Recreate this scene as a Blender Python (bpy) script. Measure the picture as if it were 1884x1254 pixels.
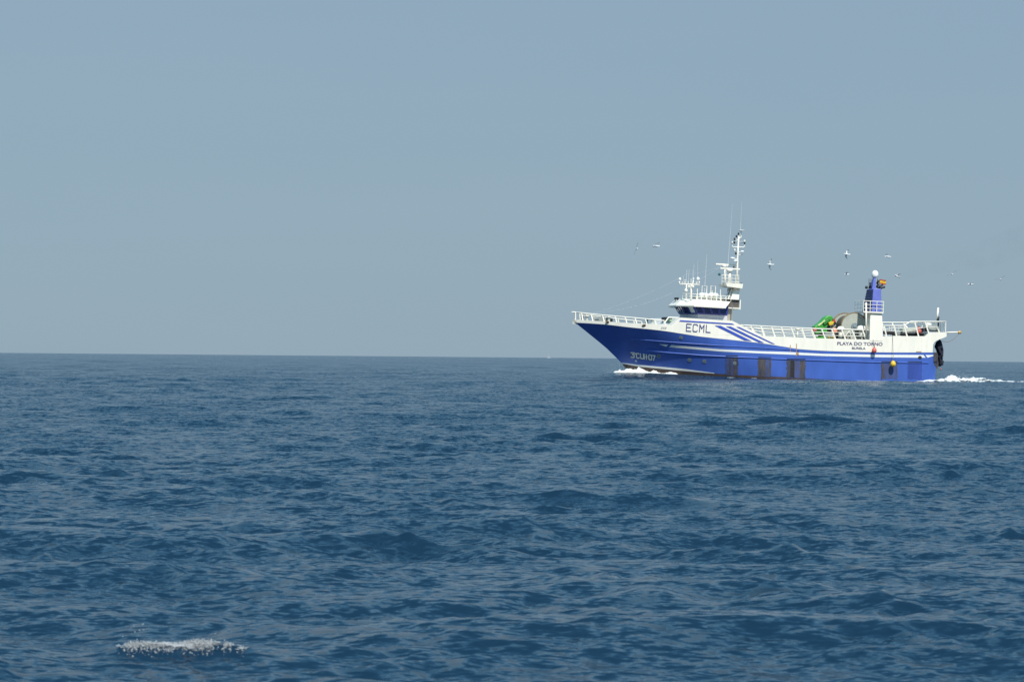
import bpy, math, random
import numpy as np
from mathutils import Matrix, Vector, noise as mnoise

R = math.radians
random.seed(7)
rng = np.random.default_rng(23)
scene = bpy.context.scene
col = scene.collection
for o in list(bpy.data.objects):
    bpy.data.objects.remove(o)

# ------------------------------------------------------------------ camera
EYE = Vector((0.0, 0.0, 1.82))          # standing low in a small boat
PITCH, ROLL = R(0.318), R(0.517)
cam = bpy.data.cameras.new('camera')
cam.lens, cam.sensor_width, cam.sensor_fit = 100.0, 36.0, 'HORIZONTAL'
cam.clip_start, cam.clip_end = 0.5, 40000.0
cam.dof.use_dof = True
cam.dof.focus_distance = 240.0
cam.dof.aperture_fstop = 9.0
camo = bpy.data.objects.new('camera', cam)
col.objects.link(camo)
CAM = Matrix.Translation(EYE) @ Matrix.Rotation(R(90) + PITCH, 4, 'X') @ Matrix.Rotation(ROLL, 4, 'Z')
camo.matrix_world = CAM
scene.camera = camo

# ------------------------------------------------------------------ sky, sun, exposure
SUN_EL, SUN_AZ = R(51), R(16)           # behind the viewer, a little to the right
sun_dir = Vector((math.sin(SUN_AZ) * math.cos(SUN_EL), -math.cos(SUN_AZ) * math.cos(SUN_EL), math.sin(SUN_EL)))
world = bpy.data.worlds.new('World')
scene.world = world
world.use_nodes = True
wn, wl = world.node_tree.nodes, world.node_tree.links
wn.clear()
w_out = wn.new('ShaderNodeOutputWorld')
w_bg = wn.new('ShaderNodeBackground')
w_sky = wn.new('ShaderNodeTexSky')
w_sky.sky_type = 'NISHITA'
w_sky.sun_disc = False
w_sky.sun_elevation = SUN_EL
w_sky.sun_rotation = math.atan2(sun_dir.x, sun_dir.y)
w_sky.altitude = 0
w_sky.air_density, w_sky.dust_density, w_sky.ozone_density = 1.5, 0.2, 0.8
w_mix = wn.new('ShaderNodeMix')         # a thin even veil of sea haze over the whole sky
w_mix.data_type = 'RGBA'
w_vn = wn.new('ShaderNodeTexNoise'); w_vm = wn.new('ShaderNodeMapping'); w_vc = wn.new('ShaderNodeTexCoord')   # uneven, streaky haze
w_vm.inputs['Scale'].default_value = (2.2, 2.2, 16.0); w_vn.inputs['Scale'].default_value = 1.6; w_vn.inputs['Detail'].default_value = 3.0
wl.new(w_vc.outputs['Generated'], w_vm.inputs[0]); wl.new(w_vm.outputs[0], w_vn.inputs['Vector'])
w_vr = wn.new('ShaderNodeValToRGB')
w_vr.color_ramp.elements[0].position, w_vr.color_ramp.elements[1].position = 0.3, 0.7
w_vr.color_ramp.elements[0].color, w_vr.color_ramp.elements[1].color = (0.264, 0.352, 0.475, 1), (0.277, 0.362, 0.475, 1)
wl.new(w_vn.outputs['Fac'], w_vr.inputs[0])
w_vs = wn.new('ShaderNodeVectorMath'); w_vs.operation = 'SCALE'; w_vs.inputs['Scale'].default_value = 10.0 / 1.5 * 0.985
wl.new(w_vr.outputs[0], w_vs.inputs[0]); wl.new(w_vs.outputs[0], w_mix.inputs[7])
w_geo = wn.new('ShaderNodeTexCoord'); w_sep = wn.new('ShaderNodeSeparateXYZ'); w_map = wn.new('ShaderNodeMapRange')
wl.new(w_geo.outputs['Generated'], w_sep.inputs[0]); wl.new(w_sep.outputs[2], w_map.inputs[0])
w_map.inputs[1].default_value, w_map.inputs[2].default_value = 0.12, 0.50      # thickest at the horizon, thinner overhead
w_map.inputs[3].default_value, w_map.inputs[4].default_value = 0.94, 0.04
w_map.interpolation_type = 'SMOOTHSTEP'
wl.new(w_map.outputs[0], w_mix.inputs[0])
w_tint = wn.new('ShaderNodeVectorMath'); w_tint.operation = 'MULTIPLY'; w_tint.inputs[1].default_value = (0.52, 1.0, 1.12)   # clear deep-blue air overhead
wl.new(w_sky.outputs[0], w_tint.inputs[0]); wl.new(w_tint.outputs[0], w_mix.inputs[6])
wl.new(w_mix.outputs[2], w_bg.inputs[0])
w_bg.inputs[1].default_value = 0.15
wl.new(w_bg.outputs[0], w_out.inputs[0])
sun = bpy.data.lights.new('sun', 'SUN')
sun.energy, sun.angle, sun.color = 5.0, R(0.53), (1.0, 0.95, 0.86)
suno = bpy.data.objects.new('sun', sun)
col.objects.link(suno)
suno.rotation_euler = sun_dir.to_track_quat('Z', 'Y').to_euler()
vs = scene.view_settings
vs.view_transform, vs.look, vs.exposure, vs.gamma = 'Standard', 'None', 0.0, 1.0

# ------------------------------------------------------------------ helpers
def tag(o, label=None, cat=None, group=None, kind=None):
    if label: o['label'] = label
    if cat: o['category'] = cat
    if group: o['group'] = group
    if kind: o['kind'] = kind
    return o

MATS = {}
def mat(name, rgb, rough=0.5, metal=0.0, var=0.0, vscale=2.0, bump=0.0, spec=0.5, rgb2=None, streak=None):
    """procedural paint / metal / rope: base colour broken up by noise, optional vertical streaks"""
    if name in MATS: return MATS[name]
    m = bpy.data.materials.new(name)
    m.use_nodes = True
    n, l = m.node_tree.nodes, m.node_tree.links
    b = n['Principled BSDF']
    b.inputs['Roughness'].default_value = rough
    b.inputs['Metallic'].default_value = metal
    b.inputs['Specular IOR Level'].default_value = spec
    b.inputs['Base Color'].default_value = (*rgb, 1)
    if var > 0 or rgb2:
        tc = n.new('ShaderNodeTexCoord')
        mp = n.new('ShaderNodeMapping')
        l.new(tc.outputs['Object'], mp.inputs['Vector'])
        if streak: mp.inputs['Scale'].default_value = streak
        nt = n.new('ShaderNodeTexNoise')
        nt.inputs['Scale'].default_value = vscale
        nt.inputs['Detail'].default_value = 5.0
        nt.inputs['Roughness'].default_value = 0.62
        l.new(mp.outputs[0], nt.inputs['Vector'])
        cr = n.new('ShaderNodeValToRGB')
        cr.color_ramp.elements[0].position, cr.color_ramp.elements[1].position = 0.32, 0.68
        c2 = rgb2 if rgb2 else tuple(c * (1 - var) for c in rgb)
        cr.color_ramp.elements[0].color = (*c2, 1)
        cr.color_ramp.elements[1].color = (*rgb, 1)
        l.new(nt.outputs['Fac'], cr.inputs[0])
        l.new(cr.outputs[0], b.inputs['Base Color'])
        if bump > 0:
            bp = n.new('ShaderNodeBump')
            bp.inputs['Strength'].default_value = bump
            bp.inputs['Distance'].default_value = 0.03
            l.new(nt.outputs['Fac'], bp.inputs['Height'])
            l.new(bp.outputs[0], b.inputs['Normal'])
    MATS[name] = m
    return m

class MB:
    """collects simple shapes; build() links them as one mesh object"""
    def __init__(s): s.v, s.f, s.m = [], [], []
    def add(s, vs_, fs_, mi=0):
        k = len(s.v)
        s.v += [tuple(p) for p in vs_]
        s.f += [tuple(i + k for i in f) for f in fs_]
        s.m += [mi] * len(fs_)
        return s
    def box(s, c, size, M=None, mi=0):
        x, y, z = (d / 2 for d in size)
        P = [Vector((sx * x, sy * y, sz * z)) for sz in (-1, 1) for sy in (-1, 1) for sx in (-1, 1)]
        if M is not None: P = [M @ p for p in P]
        P = [p + Vector(c) for p in P]
        return s.add(P, [(0, 2, 3, 1), (4, 5, 7, 6), (0, 1, 5, 4), (2, 6, 7, 3), (0, 4, 6, 2), (1, 3, 7, 5)], mi)
    def tube(s, pts, r, n=8, mi=0, r2=None):
        pts = [Vector(p) for p in pts]
        rings = []
        for i, p in enumerate(pts):
            d = (pts[min(i + 1, len(pts) - 1)] - pts[max(i - 1, 0)]).normalized()
            a = d.cross(Vector((0, 0, 1)))
            if a.length < 0.05: a = d.cross(Vector((0, 1, 0)))
            a.normalize(); b = d.cross(a)
            rr = r if r2 is None else r + (r2 - r) * i / (len(pts) - 1)
            rings.append([p + (a * math.cos(t) + b * math.sin(t)) * rr for t in (2 * math.pi * j / n for j in range(n))])
        V = [p for ring in rings for p in ring]
        F = [(i * n + j, i * n + (j + 1) % n, (i + 1) * n + (j + 1) % n, (i + 1) * n + j) for i in range(len(pts) - 1) for j in range(n)]
        F += [tuple(range(n))[::-1], tuple((len(pts) - 1) * n + j for j in range(n))]
        return s.add(V, F, mi)
    def bar(s, a, b, w, h, mi=0):
        """flat bar from a to b: w wide along x, h deep along y"""
        a, b = Vector(a), Vector(b)
        V = [p + Vector((sx * w / 2, sy * h / 2, 0)) for p in (a, b) for sx, sy in ((-1, -1), (1, -1), (1, 1), (-1, 1))]
        return s.add(V, [(3, 2, 1, 0), (4, 5, 6, 7), (0, 1, 5, 4), (1, 2, 6, 5), (2, 3, 7, 6), (3, 0, 4, 7)], mi)
    def prism(s, poly, y0, y1, mi=0):
        """polygon given in (x, z), extruded across the ship from y0 to y1"""
        n = len(poly)
        V = [(x, y0, z) for x, z in poly] + [(x, y1, z) for x, z in poly]
        F = [tuple(range(n)), tuple(range(2 * n - 1, n - 1, -1))] + [(i, i + n, (i + 1) % n + n, (i + 1) % n) for i in range(n)]
        return s.add(V, F, mi)
    def loft(s, rings, cap=True, mi=0, closed=True):
        n = len(rings[0])
        V = [p for r_ in rings for p in r_]
        F = [(i * n + j, i * n + (j + 1) % n, (i + 1) * n + (j + 1) % n, (i + 1) * n + j)
             for i in range(len(rings) - 1) for j in range(n if closed else n - 1)]
        if cap: F += [tuple(range(n))[::-1], tuple((len(rings) - 1) * n + j for j in range(n))]
        return s.add(V, F, mi)
    def lathe(s, prof, c, axis='z', n=16, mi=0, cap=True):
        """prof: (radius, height) pairs"""
        rings = []
        for r_, h in prof:
            r_ = max(r_, 1e-4)
            ring = []
            for j in range(n):
                t = 2 * math.pi * j / n
                a, b = r_ * math.cos(t), r_ * math.sin(t)
                q = (a, b, h) if axis == 'z' else ((a, h, b) if axis == 'y' else (h, a, b))
                ring.append((q[0] + c[0], q[1] + c[1], q[2] + c[2]))
            rings.append(ring)
        return s.loft(rings, cap=cap, mi=mi)
    def ball(s, c, r, n=12, m=8, sz=1.0, mi=0):
        return s.lathe([(r * math.sin(math.pi * i / m), -r * sz * math.cos(math.pi * i / m)) for i in range(m + 1)], c, n=n, mi=mi)
    def build(s, name, mats, parent=None, smooth=False, bevel=0.0):
        me = bpy.data.meshes.new(name)
        me.from_pydata(s.v, [], s.f)
        for m in (mats if isinstance(mats, (list, tuple)) else [mats]): me.materials.append(m)
        if any(s.m): me.polygons.foreach_set('material_index', s.m)
        me.update()
        import bmesh
        bm = bmesh.new(); bm.from_mesh(me)
        bmesh.ops.recalc_face_normals(bm, faces=bm.faces)
        bm.to_mesh(me); bm.free()
        if smooth:
            me.polygons.foreach_set('use_smooth', [True] * len(me.polygons))
        o = bpy.data.objects.new(name, me)
        col.objects.link(o)
        if parent: o.parent = parent
        if bevel > 0:
            bv = o.modifiers.new('bevel', 'BEVEL'); bv.width = bevel; bv.segments = 2; bv.limit_method = 'ANGLE'
        return o

def empty(name, M, parent=None):
    o = bpy.data.objects.new(name, None)
    o.empty_display_size = 0.3
    col.objects.link(o)
    if parent: o.parent = parent
    o.matrix_local = M
    return o

# measuring: a reading (in 1884-wide plate units) is turned into metres on a plane of the ship
FPX = 1884 * 100.0 / 36.0
def ray(px, py):
    return (CAM.to_3x3() @ Vector(((px - 942) / FPX, (627 - py) / FPX, -1.0)))
def on_water(px, py, z=0.0):
    d = ray(px, py); t = (z - EYE.z) / d.z
    return EYE + d * t
def at_depth(px, py, depth):
    d = ray(px, py)
    return EYE + d * (depth / d.y)

# ------------------------------------------------------------------ ship frame: x aft, y to starboard (away), z up
YAW, TRIM = R(13.0), R(2.0)
SHIP = Matrix.Translation(Vector((22.0, 253.0, 0.0))) @ Matrix.Rotation(YAW, 4, 'Z') @ Matrix.Rotation(TRIM, 4, 'Y')
SHIPI = SHIP.inverted()
def elev(px, py, w):
    o = SHIPI @ EYE; d = SHIPI.to_3x3() @ ray(px, py)
    t = (w - o.y) / d.y
    p = o + d * t
    return p.x, p.z
def E3(px, py, w):
    x, z = elev(px, py, w)
    return Vector((x, w, z))

# ------------------------------------------------------------------ sea
def build_sea():
    N = 240
    lam = np.exp(rng.uniform(np.log(0.13), np.log(6.0), N))
    k = 2 * np.pi / lam
    th = R(-97) + rng.normal(0, 1, N) * np.where(lam > 1.5, R(28), R(50))   # running toward the viewer, spread
    dx, dy = np.cos(th), np.sin(th)
    mss = SEA_MSS
    slope = np.sqrt(2 * mss / N) * np.clip(rng.normal(1, 0.35, N), 0.3, 2)
    slope *= np.interp(np.log(lam), np.log([0.13, 0.3, 0.6, 1.2, 2.5, 4.0, 6.0]), SEA_W)
    amp = slope / k
    # a low, long-crested swell carries the texture out to the horizon
    M = 44
    lam2 = np.exp(rng.uniform(np.log(6.0), np.log(34.0), M)); k2 = 2 * np.pi / lam2
    th2 = R(-85) + rng.normal(0, 1, M) * R(30)
    lam, k = np.concatenate([lam, lam2]), np.concatenate([k, k2])
    dx, dy = np.concatenate([dx, np.cos(th2)]), np.concatenate([dy, np.sin(th2)])
    amp = np.concatenate([amp, np.sqrt(2 * 0.0009 / M) / k2])
    N = N + M
    ph = rng.uniform(0, 2 * np.pi, N)
    return lam, k, dx, dy, amp, ph
SEA_MSS, SEA_W, SEA_Q = 0.0215, [1.0, 1.35, 1.35, 1.25, 1.05, 0.75, 0.4], 0.95
RIPPLES = ((3.0, 8, 2.0, 0.34, 0.6), (8.0, -14, 2.0, 0.7, 1.3), (20.0, 20, 2.0, 0.9, 1.5))
WV = build_sea()
def wavelet_noise(X, Y, l0, l1, seed, n=14):
    r_ = np.random.default_rng(seed); out = np.zeros_like(X)
    for _ in range(n):
        kk = 2 * np.pi / np.exp(r_.uniform(np.log(l0), np.log(l1))); t = r_.uniform(0, 2 * np.pi)
        out += np.sin(kk * (np.cos(t) * X + 1.5 * np.sin(t) * Y) + r_.uniform(0, 6.28)).astype(np.float32)
    return out / math.sqrt(n / 2)
def sea_disp(X, Y, spacing):
    lam, k, dx, dy, amp, ph = WV
    X = X.astype(np.float32); Y = Y.astype(np.float32)
    DX = np.zeros_like(X); DY = np.zeros_like(X); Z = np.zeros_like(X)
    # wave groups and gusts: lively patches between calmer water
    G = [np.exp(0.5 * wavelet_noise(X, Y, 1.5, 6.0, 5) - 0.13), np.exp(0.36 * wavelet_noise(X, Y, 4.0, 18.0, 6) - 0.12), np.exp(0.15 * wavelet_noise(X, Y, 15.0, 50.0, 8))]
    for i in range(len(lam)):
        att = np.clip((lam[i] / spacing - 2.2) / 2.5, 0, 1).astype(np.float32)
        nz = np.nonzero(att.reshape(att.shape[0], -1)[:, 0] > 0)[0] if att.ndim == 2 else None
        hi = X.shape[0] if nz is None else (nz.max() + 1 if len(nz) else 0)
        lo = 0 if nz is None else (nz.min() if len(nz) else 0)
        if hi <= lo: continue
        g = G[0 if lam[i] < 0.7 else (1 if lam[i] < 2.5 else 2)][lo:hi]
        a = (amp[i] * att[lo:hi]).astype(np.float32) * g
        arg = (k[i] * dx[i]) * X[lo:hi] + (k[i] * dy[i]) * Y[lo:hi] + ph[i]
        Z[lo:hi] += a * np.cos(arg)
        sn = a * np.sin(arg) * SEA_Q
        DX[lo:hi] -= dx[i] * sn; DY[lo:hi] -= dy[i] * sn
    return DX, DY, Z
def sea_z(x, y):
    _, _, z = sea_disp(np.array([x], np.float32), np.array([y], np.float32), np.array([0.05], np.float32))
    return float(z[0])

def bow_swell(X, Y):
    """the water the stem piles up along both bows"""
    ca, sa = math.cos(YAW), math.sin(YAW)
    xl = (X - SHIP.translation.x) * ca + (Y - SHIP.translation.y) * sa
    yl = np.abs(-(X - SHIP.translation.x) * sa + (Y - SHIP.translation.y) * ca)
    pr = np.interp(xl, [-19, -15.5, -13.5, -10.5, -7.0, -3.0, 1.0, 5.0], [0, 0.12, 0.46, 0.56, 0.36, 0.17, 0.05, 0.0])
    hb = np.interp(xl, [-13.5, -11, -8, -4, 0], [0.3, 1.6, 2.9, 3.9, 4.3])
    return pr * np.exp(-((yl - hb - 0.5) / 1.7) ** 2)
CREST = (on_water(335, 1180, 0.05).x, on_water(335, 1180, 0.05).y)
CREST_Z = 0.035
def crest_line(x): return CREST[1] + 0.05 * np.sin((x - CREST[0]) * 7.0) - 0.06 * (x - CREST[0])
def make_sea():
    r = [2.5]
    while r[-1] < 8500:
        d = r[-1]
        r.append(d * (1.03 if d < 12.5 else (1.0031 if d < 900 else (1.0045 if d < 2200 else 1.03))))
    r = np.array(r)
    half = R(13.2)
    fine = np.linspace(-half, half, 560)
    coarse = np.linspace(half, 2 * np.pi - half, 62)[1:-1]
    th = np.concatenate([fine, coarse])          # measured from +Y toward +X
    nr, nt = len(r), len(th)
    RR, TT = np.meshgrid(r, th, indexing='ij')
    X = RR * np.sin(TT); Y = RR * np.cos(TT)
    dr = np.gradient(r)
    spacing = np.repeat(dr[:, None] * 0.8, nt, 1)
    DX, DY, Z = sea_disp(X, Y, spacing)
    mk = np.exp(-((X - CREST[0]) / 0.75) ** 4 - ((Y - CREST[1] + 0.7) / 1.5) ** 4)      # the wavelet that is breaking near the viewer
    Zc = (CREST_Z + 0.055) * np.exp(-((Y - crest_line(X)) / 0.13) ** 2) * np.exp(-((X - CREST[0]) / 0.55) ** 4) - 0.045 + 0.45 * Z * (1 - np.exp(-((Y - CREST[1]) / 0.35) ** 2))
    DX, DY, Z = DX * (1 - mk), DY * (1 - mk), Z * (1 - mk) + Zc * mk
    Z = Z + bow_swell(X, Y)
    co = np.stack([X + DX, Y + DY, Z], -1).reshape(-1, 3).astype(np.float32)
    i = np.arange(nr - 1)[:, None] * nt; j = np.arange(nt)[None, :]; j2 = (j + 1) % nt
    F = np.stack([i + j, i + nt + j, i + nt + j2, i + j2], -1).reshape(-1, 4)
    hub = len(co)
    co = np.vstack([co, [[0, 0, -0.02]]]).astype(np.float32)
    me = bpy.data.meshes.new('sea')
    tri = np.stack([np.full(nt, hub), np.arange(nt), (np.arange(nt) + 1) % nt], -1)
    nq = len(F)
    me.vertices.add(len(co)); me.vertices.foreach_set('co', co.ravel())
    me.loops.add(nq * 4 + nt * 3)
    me.loops.foreach_set('vertex_index', np.concatenate([F.ravel(), tri.ravel()]).astype(np.int32))
    me.polygons.add(nq + nt)
    me.polygons.foreach_set('loop_start', np.concatenate([np.arange(nq) * 4, nq * 4 + np.arange(nt) * 3]).astype(np.int32))
    me.polygons.foreach_set('use_smooth', np.ones(nq + nt, bool))
    me.update(calc_edges=True)
    o = bpy.data.objects.new('sea', me)
    col.objects.link(o)
    tag(o, 'deep blue choppy open sea stretching to the horizon', 'sea', kind='structure')
    m = bpy.data.materials.new('sea_water'); m.use_nodes = True
    n, l = m.node_tree.nodes, m.node_tree.links
    b = n['Principled BSDF']
    b.inputs['Base Color'].default_value = (0.006, 0.023, 0.045, 1)
    b.inputs['Roughness'].default_value = 0.13
    b.inputs['IOR'].default_value = 1.333
    tc = n.new('ShaderNodeTexCoord')
    # ripples too fine for the mesh: small random slopes added to the surface normal
    geo = n.new('ShaderNodeNewGeometry')
    prev = geo.outputs['Normal']
    for sc, ang, det, ax, ay in RIPPLES:
        mp = n.new('ShaderNodeMapping')
        mp.inputs['Rotation'].default_value = (0, 0, R(ang))
        mp.inputs['Scale'].default_value = (0.5, 1.0, 1.0)
        l.new(tc.outputs['Object'], mp.inputs['Vector'])
        nt_ = n.new('ShaderNodeTexNoise')
        nt_.inputs['Scale'].default_value = sc
        nt_.inputs['Detail'].default_value = det
        nt_.inputs['Roughness'].default_value = 0.5
        nt_.inputs['Distortion'].default_value = 0.3
        l.new(mp.outputs[0], nt_.inputs['Vector'])
        sb = n.new('ShaderNodeVectorMath'); sb.operation = 'SUBTRACT'; sb.inputs[1].default_value = (0.5, 0.5, 0.5)
        l.new(nt_.outputs['Color'], sb.inputs[0])
        ml_ = n.new('ShaderNodeVectorMath'); ml_.operation = 'MULTIPLY'; ml_.inputs[1].default_value = (ax, ay, 0)
        l.new(sb.outputs[0], ml_.inputs[0])
        ad = n.new('ShaderNodeVectorMath'); ad.operation = 'ADD'
        l.new(prev, ad.inputs[0]); l.new(ml_.outputs[0], ad.inputs[1]); prev = ad.outputs[0]
    wd = n.new('ShaderNodeVectorMath'); wd.operation = 'ADD'; wd.inputs[1].default_value = (0.0, -0.07, 0.0)   # wind ripples lean: steeper on their lee side
    l.new(prev, wd.inputs[0]); prev = wd.outputs[0]
    nm_ = n.new('ShaderNodeVectorMath'); nm_.operation = 'NORMALIZE'; l.new(prev, nm_.inputs[0]); prev = nm_
    l.new(prev.outputs[0], b.inputs['Normal'])
    me.materials.append(m)
    return o
make_sea()

# ------------------------------------------------------------------ materials of the ship
BLUE = mat('hull_blue_paint', (0.055, 0.124, 0.45), 0.4, var=0.18, vscale=0.9, streak=(1.0, 1.0, 0.35))
BLUE_T = mat('trim_blue_paint', (0.045, 0.085, 0.46), 0.4, var=0.15, vscale=3)
WHITE = mat('white_paint', (0.88, 0.83, 0.71), 0.42, var=0.12, vscale=1.2, streak=(1.4, 1.4, 0.3))
CREAM = mat('weathered_white_paint', (0.78, 0.76, 0.68), 0.5, var=0.16, vscale=3)
ANTIF = mat('brown_antifouling', (0.085, 0.055, 0.045), 0.7, var=0.35, vscale=2.5)
RUST = mat('rusty_scraped_steel', (0.095, 0.075, 0.065), 0.8, rgb2=(0.03, 0.038, 0.065), vscale=2.2, streak=(3, 3, 0.5), bump=0.3)
STAIN = mat('soot_stained_blue_paint', (0.05, 0.085, 0.27), 0.6, rgb2=(0.055, 0.058, 0.085), vscale=2.0, streak=(3.5, 3.5, 0.3))
DARK = mat('black_steel', (0.018, 0.018, 0.02), 0.55, var=0.3, vscale=4)
GREYST = mat('grey_painted_steel', (0.30, 0.32, 0.30), 0.55, var=0.2, vscale=3)
TAN = mat('tan_rusted_rim', (0.36, 0.25, 0.13), 0.7, var=0.4, vscale=5)
DECKM = mat('deck_green_grey', (0.14, 0.17, 0.15), 0.8, var=0.3, vscale=3)
GREEN = mat('crane_green_paint', (0.06, 0.36, 0.045), 0.4, var=0.25, vscale=4)
YELLOW = mat('yellow_paint', (0.70, 0.46, 0.03), 0.45, var=0.15, vscale=4)
PALEY = mat('pale_yellow_decal', (0.72, 0.68, 0.35), 0.5, var=0.1, vscale=4)
REDP = mat('red_paint', (0.45, 0.05, 0.03), 0.5, var=0.2, vscale=4)
PINK = mat('sun_faded_red_rubber', (0.62, 0.13, 0.10), 0.5, var=0.25, vscale=6)
ORANGE = mat('sun_faded_orange_rubber', (0.72, 0.26, 0.15), 0.5, var=0.2, vscale=6)
YBUOY = mat('yellow_rubber', (0.80, 0.50, 0.03), 0.45, var=0.2, vscale=6)
ROPE = mat('grey_rope', (0.22, 0.20, 0.17), 0.9, var=0.3, vscale=20)
WIRE = mat('pale_stay_wire', (0.60, 0.62, 0.62), 0.4, 0.0, var=0.1, vscale=5)
NET = mat('dark_blue_net', (0.020, 0.024, 0.045), 0.95, var=0.5, vscale=9, bump=0.6)
TEAL = mat('teal_net', (0.03, 0.16, 0.16), 0.9, var=0.4, vscale=9)
LETTER = mat('letter_navy_paint', (0.05, 0.06, 0.22), 0.5, var=0.15, vscale=6)
LETTERG = mat('letter_grey_paint', (0.13, 0.12, 0.19), 0.5, var=0.15, vscale=6)
LETTERW = mat('letter_white_paint', (0.82, 0.82, 0.78), 0.5, var=0.1, vscale=6)
SHADEP = mat('letter_drop_shade_paint', (0.05, 0.055, 0.07), 0.5, var=0.15, vscale=6)
GLASSP = mat('porthole_glass', (0.16, 0.21, 0.21), 0.12, var=0.2, vscale=9)
WINBAND = mat('window_band_blue', (0.035, 0.05, 0.26), 0.35, var=0.15, vscale=4)
GLASS = mat('wheelhouse_glass', (0.022, 0.034, 0.12), 0.08, var=0.3, vscale=3, spec=0.7)
CURTAIN = mat('pale_window_blind', (0.50, 0.60, 0.58), 0.6, var=0.15, vscale=6)
WALLG = mat('wheelhouse_wall_shade_grey', (0.50, 0.50, 0.54), 0.5, var=0.08, vscale=2)  # grey deepened: visor shadow put into the wall colour
DOME = mat('white_fibreglass', (0.86, 0.86, 0.84), 0.3, var=0.05, vscale=3)
BRASS = mat('lamp_amber_lens', (0.55, 0.35, 0.12), 0.3, var=0.2, vscale=8)

# ------------------------------------------------------------------ the trawler
ship = empty('fishing_trawler', SHIP)
tag(ship, 'blue and white fishing trawler with tall mast steaming left across the sea', 'fishing boat')

BEAM = 4.15
_st = [elev(1053.6, 587.4, 0), elev(1057.6, 592.9, 0), elev(1113, 637.6, 0), elev(1143, 666.7, 0)]
_sz = [_st[3][1] - 3.0] + [p[1] for p in _st[::-1]]
_sx = [_st[3][0] + 2.6] + [p[0] for p in _st[::-1]]
def stem_x(z): return float(np.interp(z, _sz, _sx)) if z <= _sz[-1] else _sx[-1]
XEND = elev(1724.5, 660, -4.0)[0]
ZWF = [None]
def half_b(x, z):
    zc = min(max(z, -2.0), _sz[-1])
    if ZWF[0] is not None:                      # the bulwark stands upright above the flared plating
        zw = ZWF[0](x)
        if zc > zw: zc = zw + 0.1 * (zc - zw)
    U = x - stem_x(zc)
    if U <= 0: return 0.0
    Le = np.interp(zc, [-0.8, 1.0, 3.0, 5.0], [15.0, 13.0, 11.0, 9.0])
    q = min(U / Le, 1.0)
    f = 1 - (1 - q) ** 2.1
    B = BEAM + 0.02 * (zc - 2)
    if zc < -0.6: B *= 1 - 0.25 * ((-0.6 - zc) / 1.4) ** 2
    s = x - (XEND - 0.9)
    if s > 0: B *= 1 - 0.10 * min(s / 0.9, 1.3) ** 2
    return B * f
def on_hull(px, py, off=0.0):
    w = -3.5
    for _ in range(14):
        x, z = elev(px, py, w)
        w = 0.4 * w + 0.6 * -(half_b(x, z))
    return Vector((x, w - off, z))

class Curve:
    def __init__(s, pts): 
        pts = sorted(pts); s.x = np.array([p[0] for p in pts]); s.z = np.array([p[1] for p in pts])
        d = np.diff(s.z) / np.diff(s.x)
        m = np.zeros(len(pts)); m[0] = d[0]; m[-1] = d[-1]
        for i in range(1, len(pts) - 1):
            m[i] = 0 if d[i - 1] * d[i] <= 0 else 2 * d[i - 1] * d[i] / (d[i - 1] + d[i])
        s.t = m
    def __call__(s, x):
        if x <= s.x[0]: return float(s.z[0] + s.t[0] * (x - s.x[0]))
        if x >= s.x[-1]: return float(s.z[-1] + s.t[-1] * (x - s.x[-1]))
        i = int(np.searchsorted(s.x, x) - 1); i = max(0, min(i, len(s.x) - 2))
        h = s.x[i + 1] - s.x[i]; u = (x - s.x[i]) / h
        return float((2 * u**3 - 3 * u**2 + 1) * s.z[i] + (u**3 - 2 * u**2 + u) * h * s.t[i] + (-2 * u**3 + 3 * u**2) * s.z[i + 1] + (u**3 - u**2) * h * s.t[i + 1])
def hc(pts): return Curve([(p.x, p.z) for p in (on_hull(a, b) for a, b in pts)])
ZBR = hc([(1143, 668.5), (1175, 673.7), (1216, 677.8), (1260, 682), (1313.7, 686.6), (1349.6, 689), (1393.9, 691.3), (1450, 693.6), (1550, 699), (1724, 706)])
ZW = hc([(1058, 593.2), (1108, 596.2), (1156.6, 601.7), (1216, 607.8), (1259.6, 614.4), (1289.8, 619), (1349.6, 625.4), (1403, 631.4), (1444, 637.8), (1473.8, 642.3), (1515.7, 645), (1620, 647.8), (1715, 648)])
ZWF[0] = ZW
class PL:
    def __init__(s, pts): s.x = [p[0] for p in pts]; s.z = [p[1] for p in pts]
    def __call__(s, x): return float(np.interp(x, s.x, s.z))
def hl(pts): return PL([(p.x, p.z) for p in (on_hull(a, b) for a, b in pts)])
ZT_PTS = [(1054, 587.4), (1107.8, 590.8), (1162, 594.2), (1221.6, 597), (1236, 597.7), (1249.7, 583.9), (1347, 589.9), (1403.4, 617.4), (1450, 619.2), (1491.8, 621.6), (1599, 624.6), (1623, 625.3), (1630.6, 618.2), (1702, 618.2), (1709.7, 611.2), (1717.5, 611.2)]
ZT = hl(ZT_PTS)
XTOP = [on_hull(a, b).x for a, b in ZT_PTS]

def stem_start(zf):
    x = -16.0
    for _ in range(40): x = 0.5 * x + 0.5 * stem_x(zf(x))
    return x
def skin(levels, xend, nst, extra=()):
    """rows of points from stem to stern for each level curve (port side)"""
    rows = []
    for zf in levels:
        x0 = stem_start(zf)
        ts = np.linspace(0, 1, nst) ** 1.35
        xs = x0 + ts * (xend - x0)
        row = []
        for i, x in enumerate(xs):
            z = zf(x)
            row.append((x, 0.0 if i == 0 else -max(half_b(x, z), 0.012), z))
        rows.append(row)
    return rows
def lerpf(a, b, t): return lambda x: a(x) * (1 - t) + b(x) * t

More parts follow.
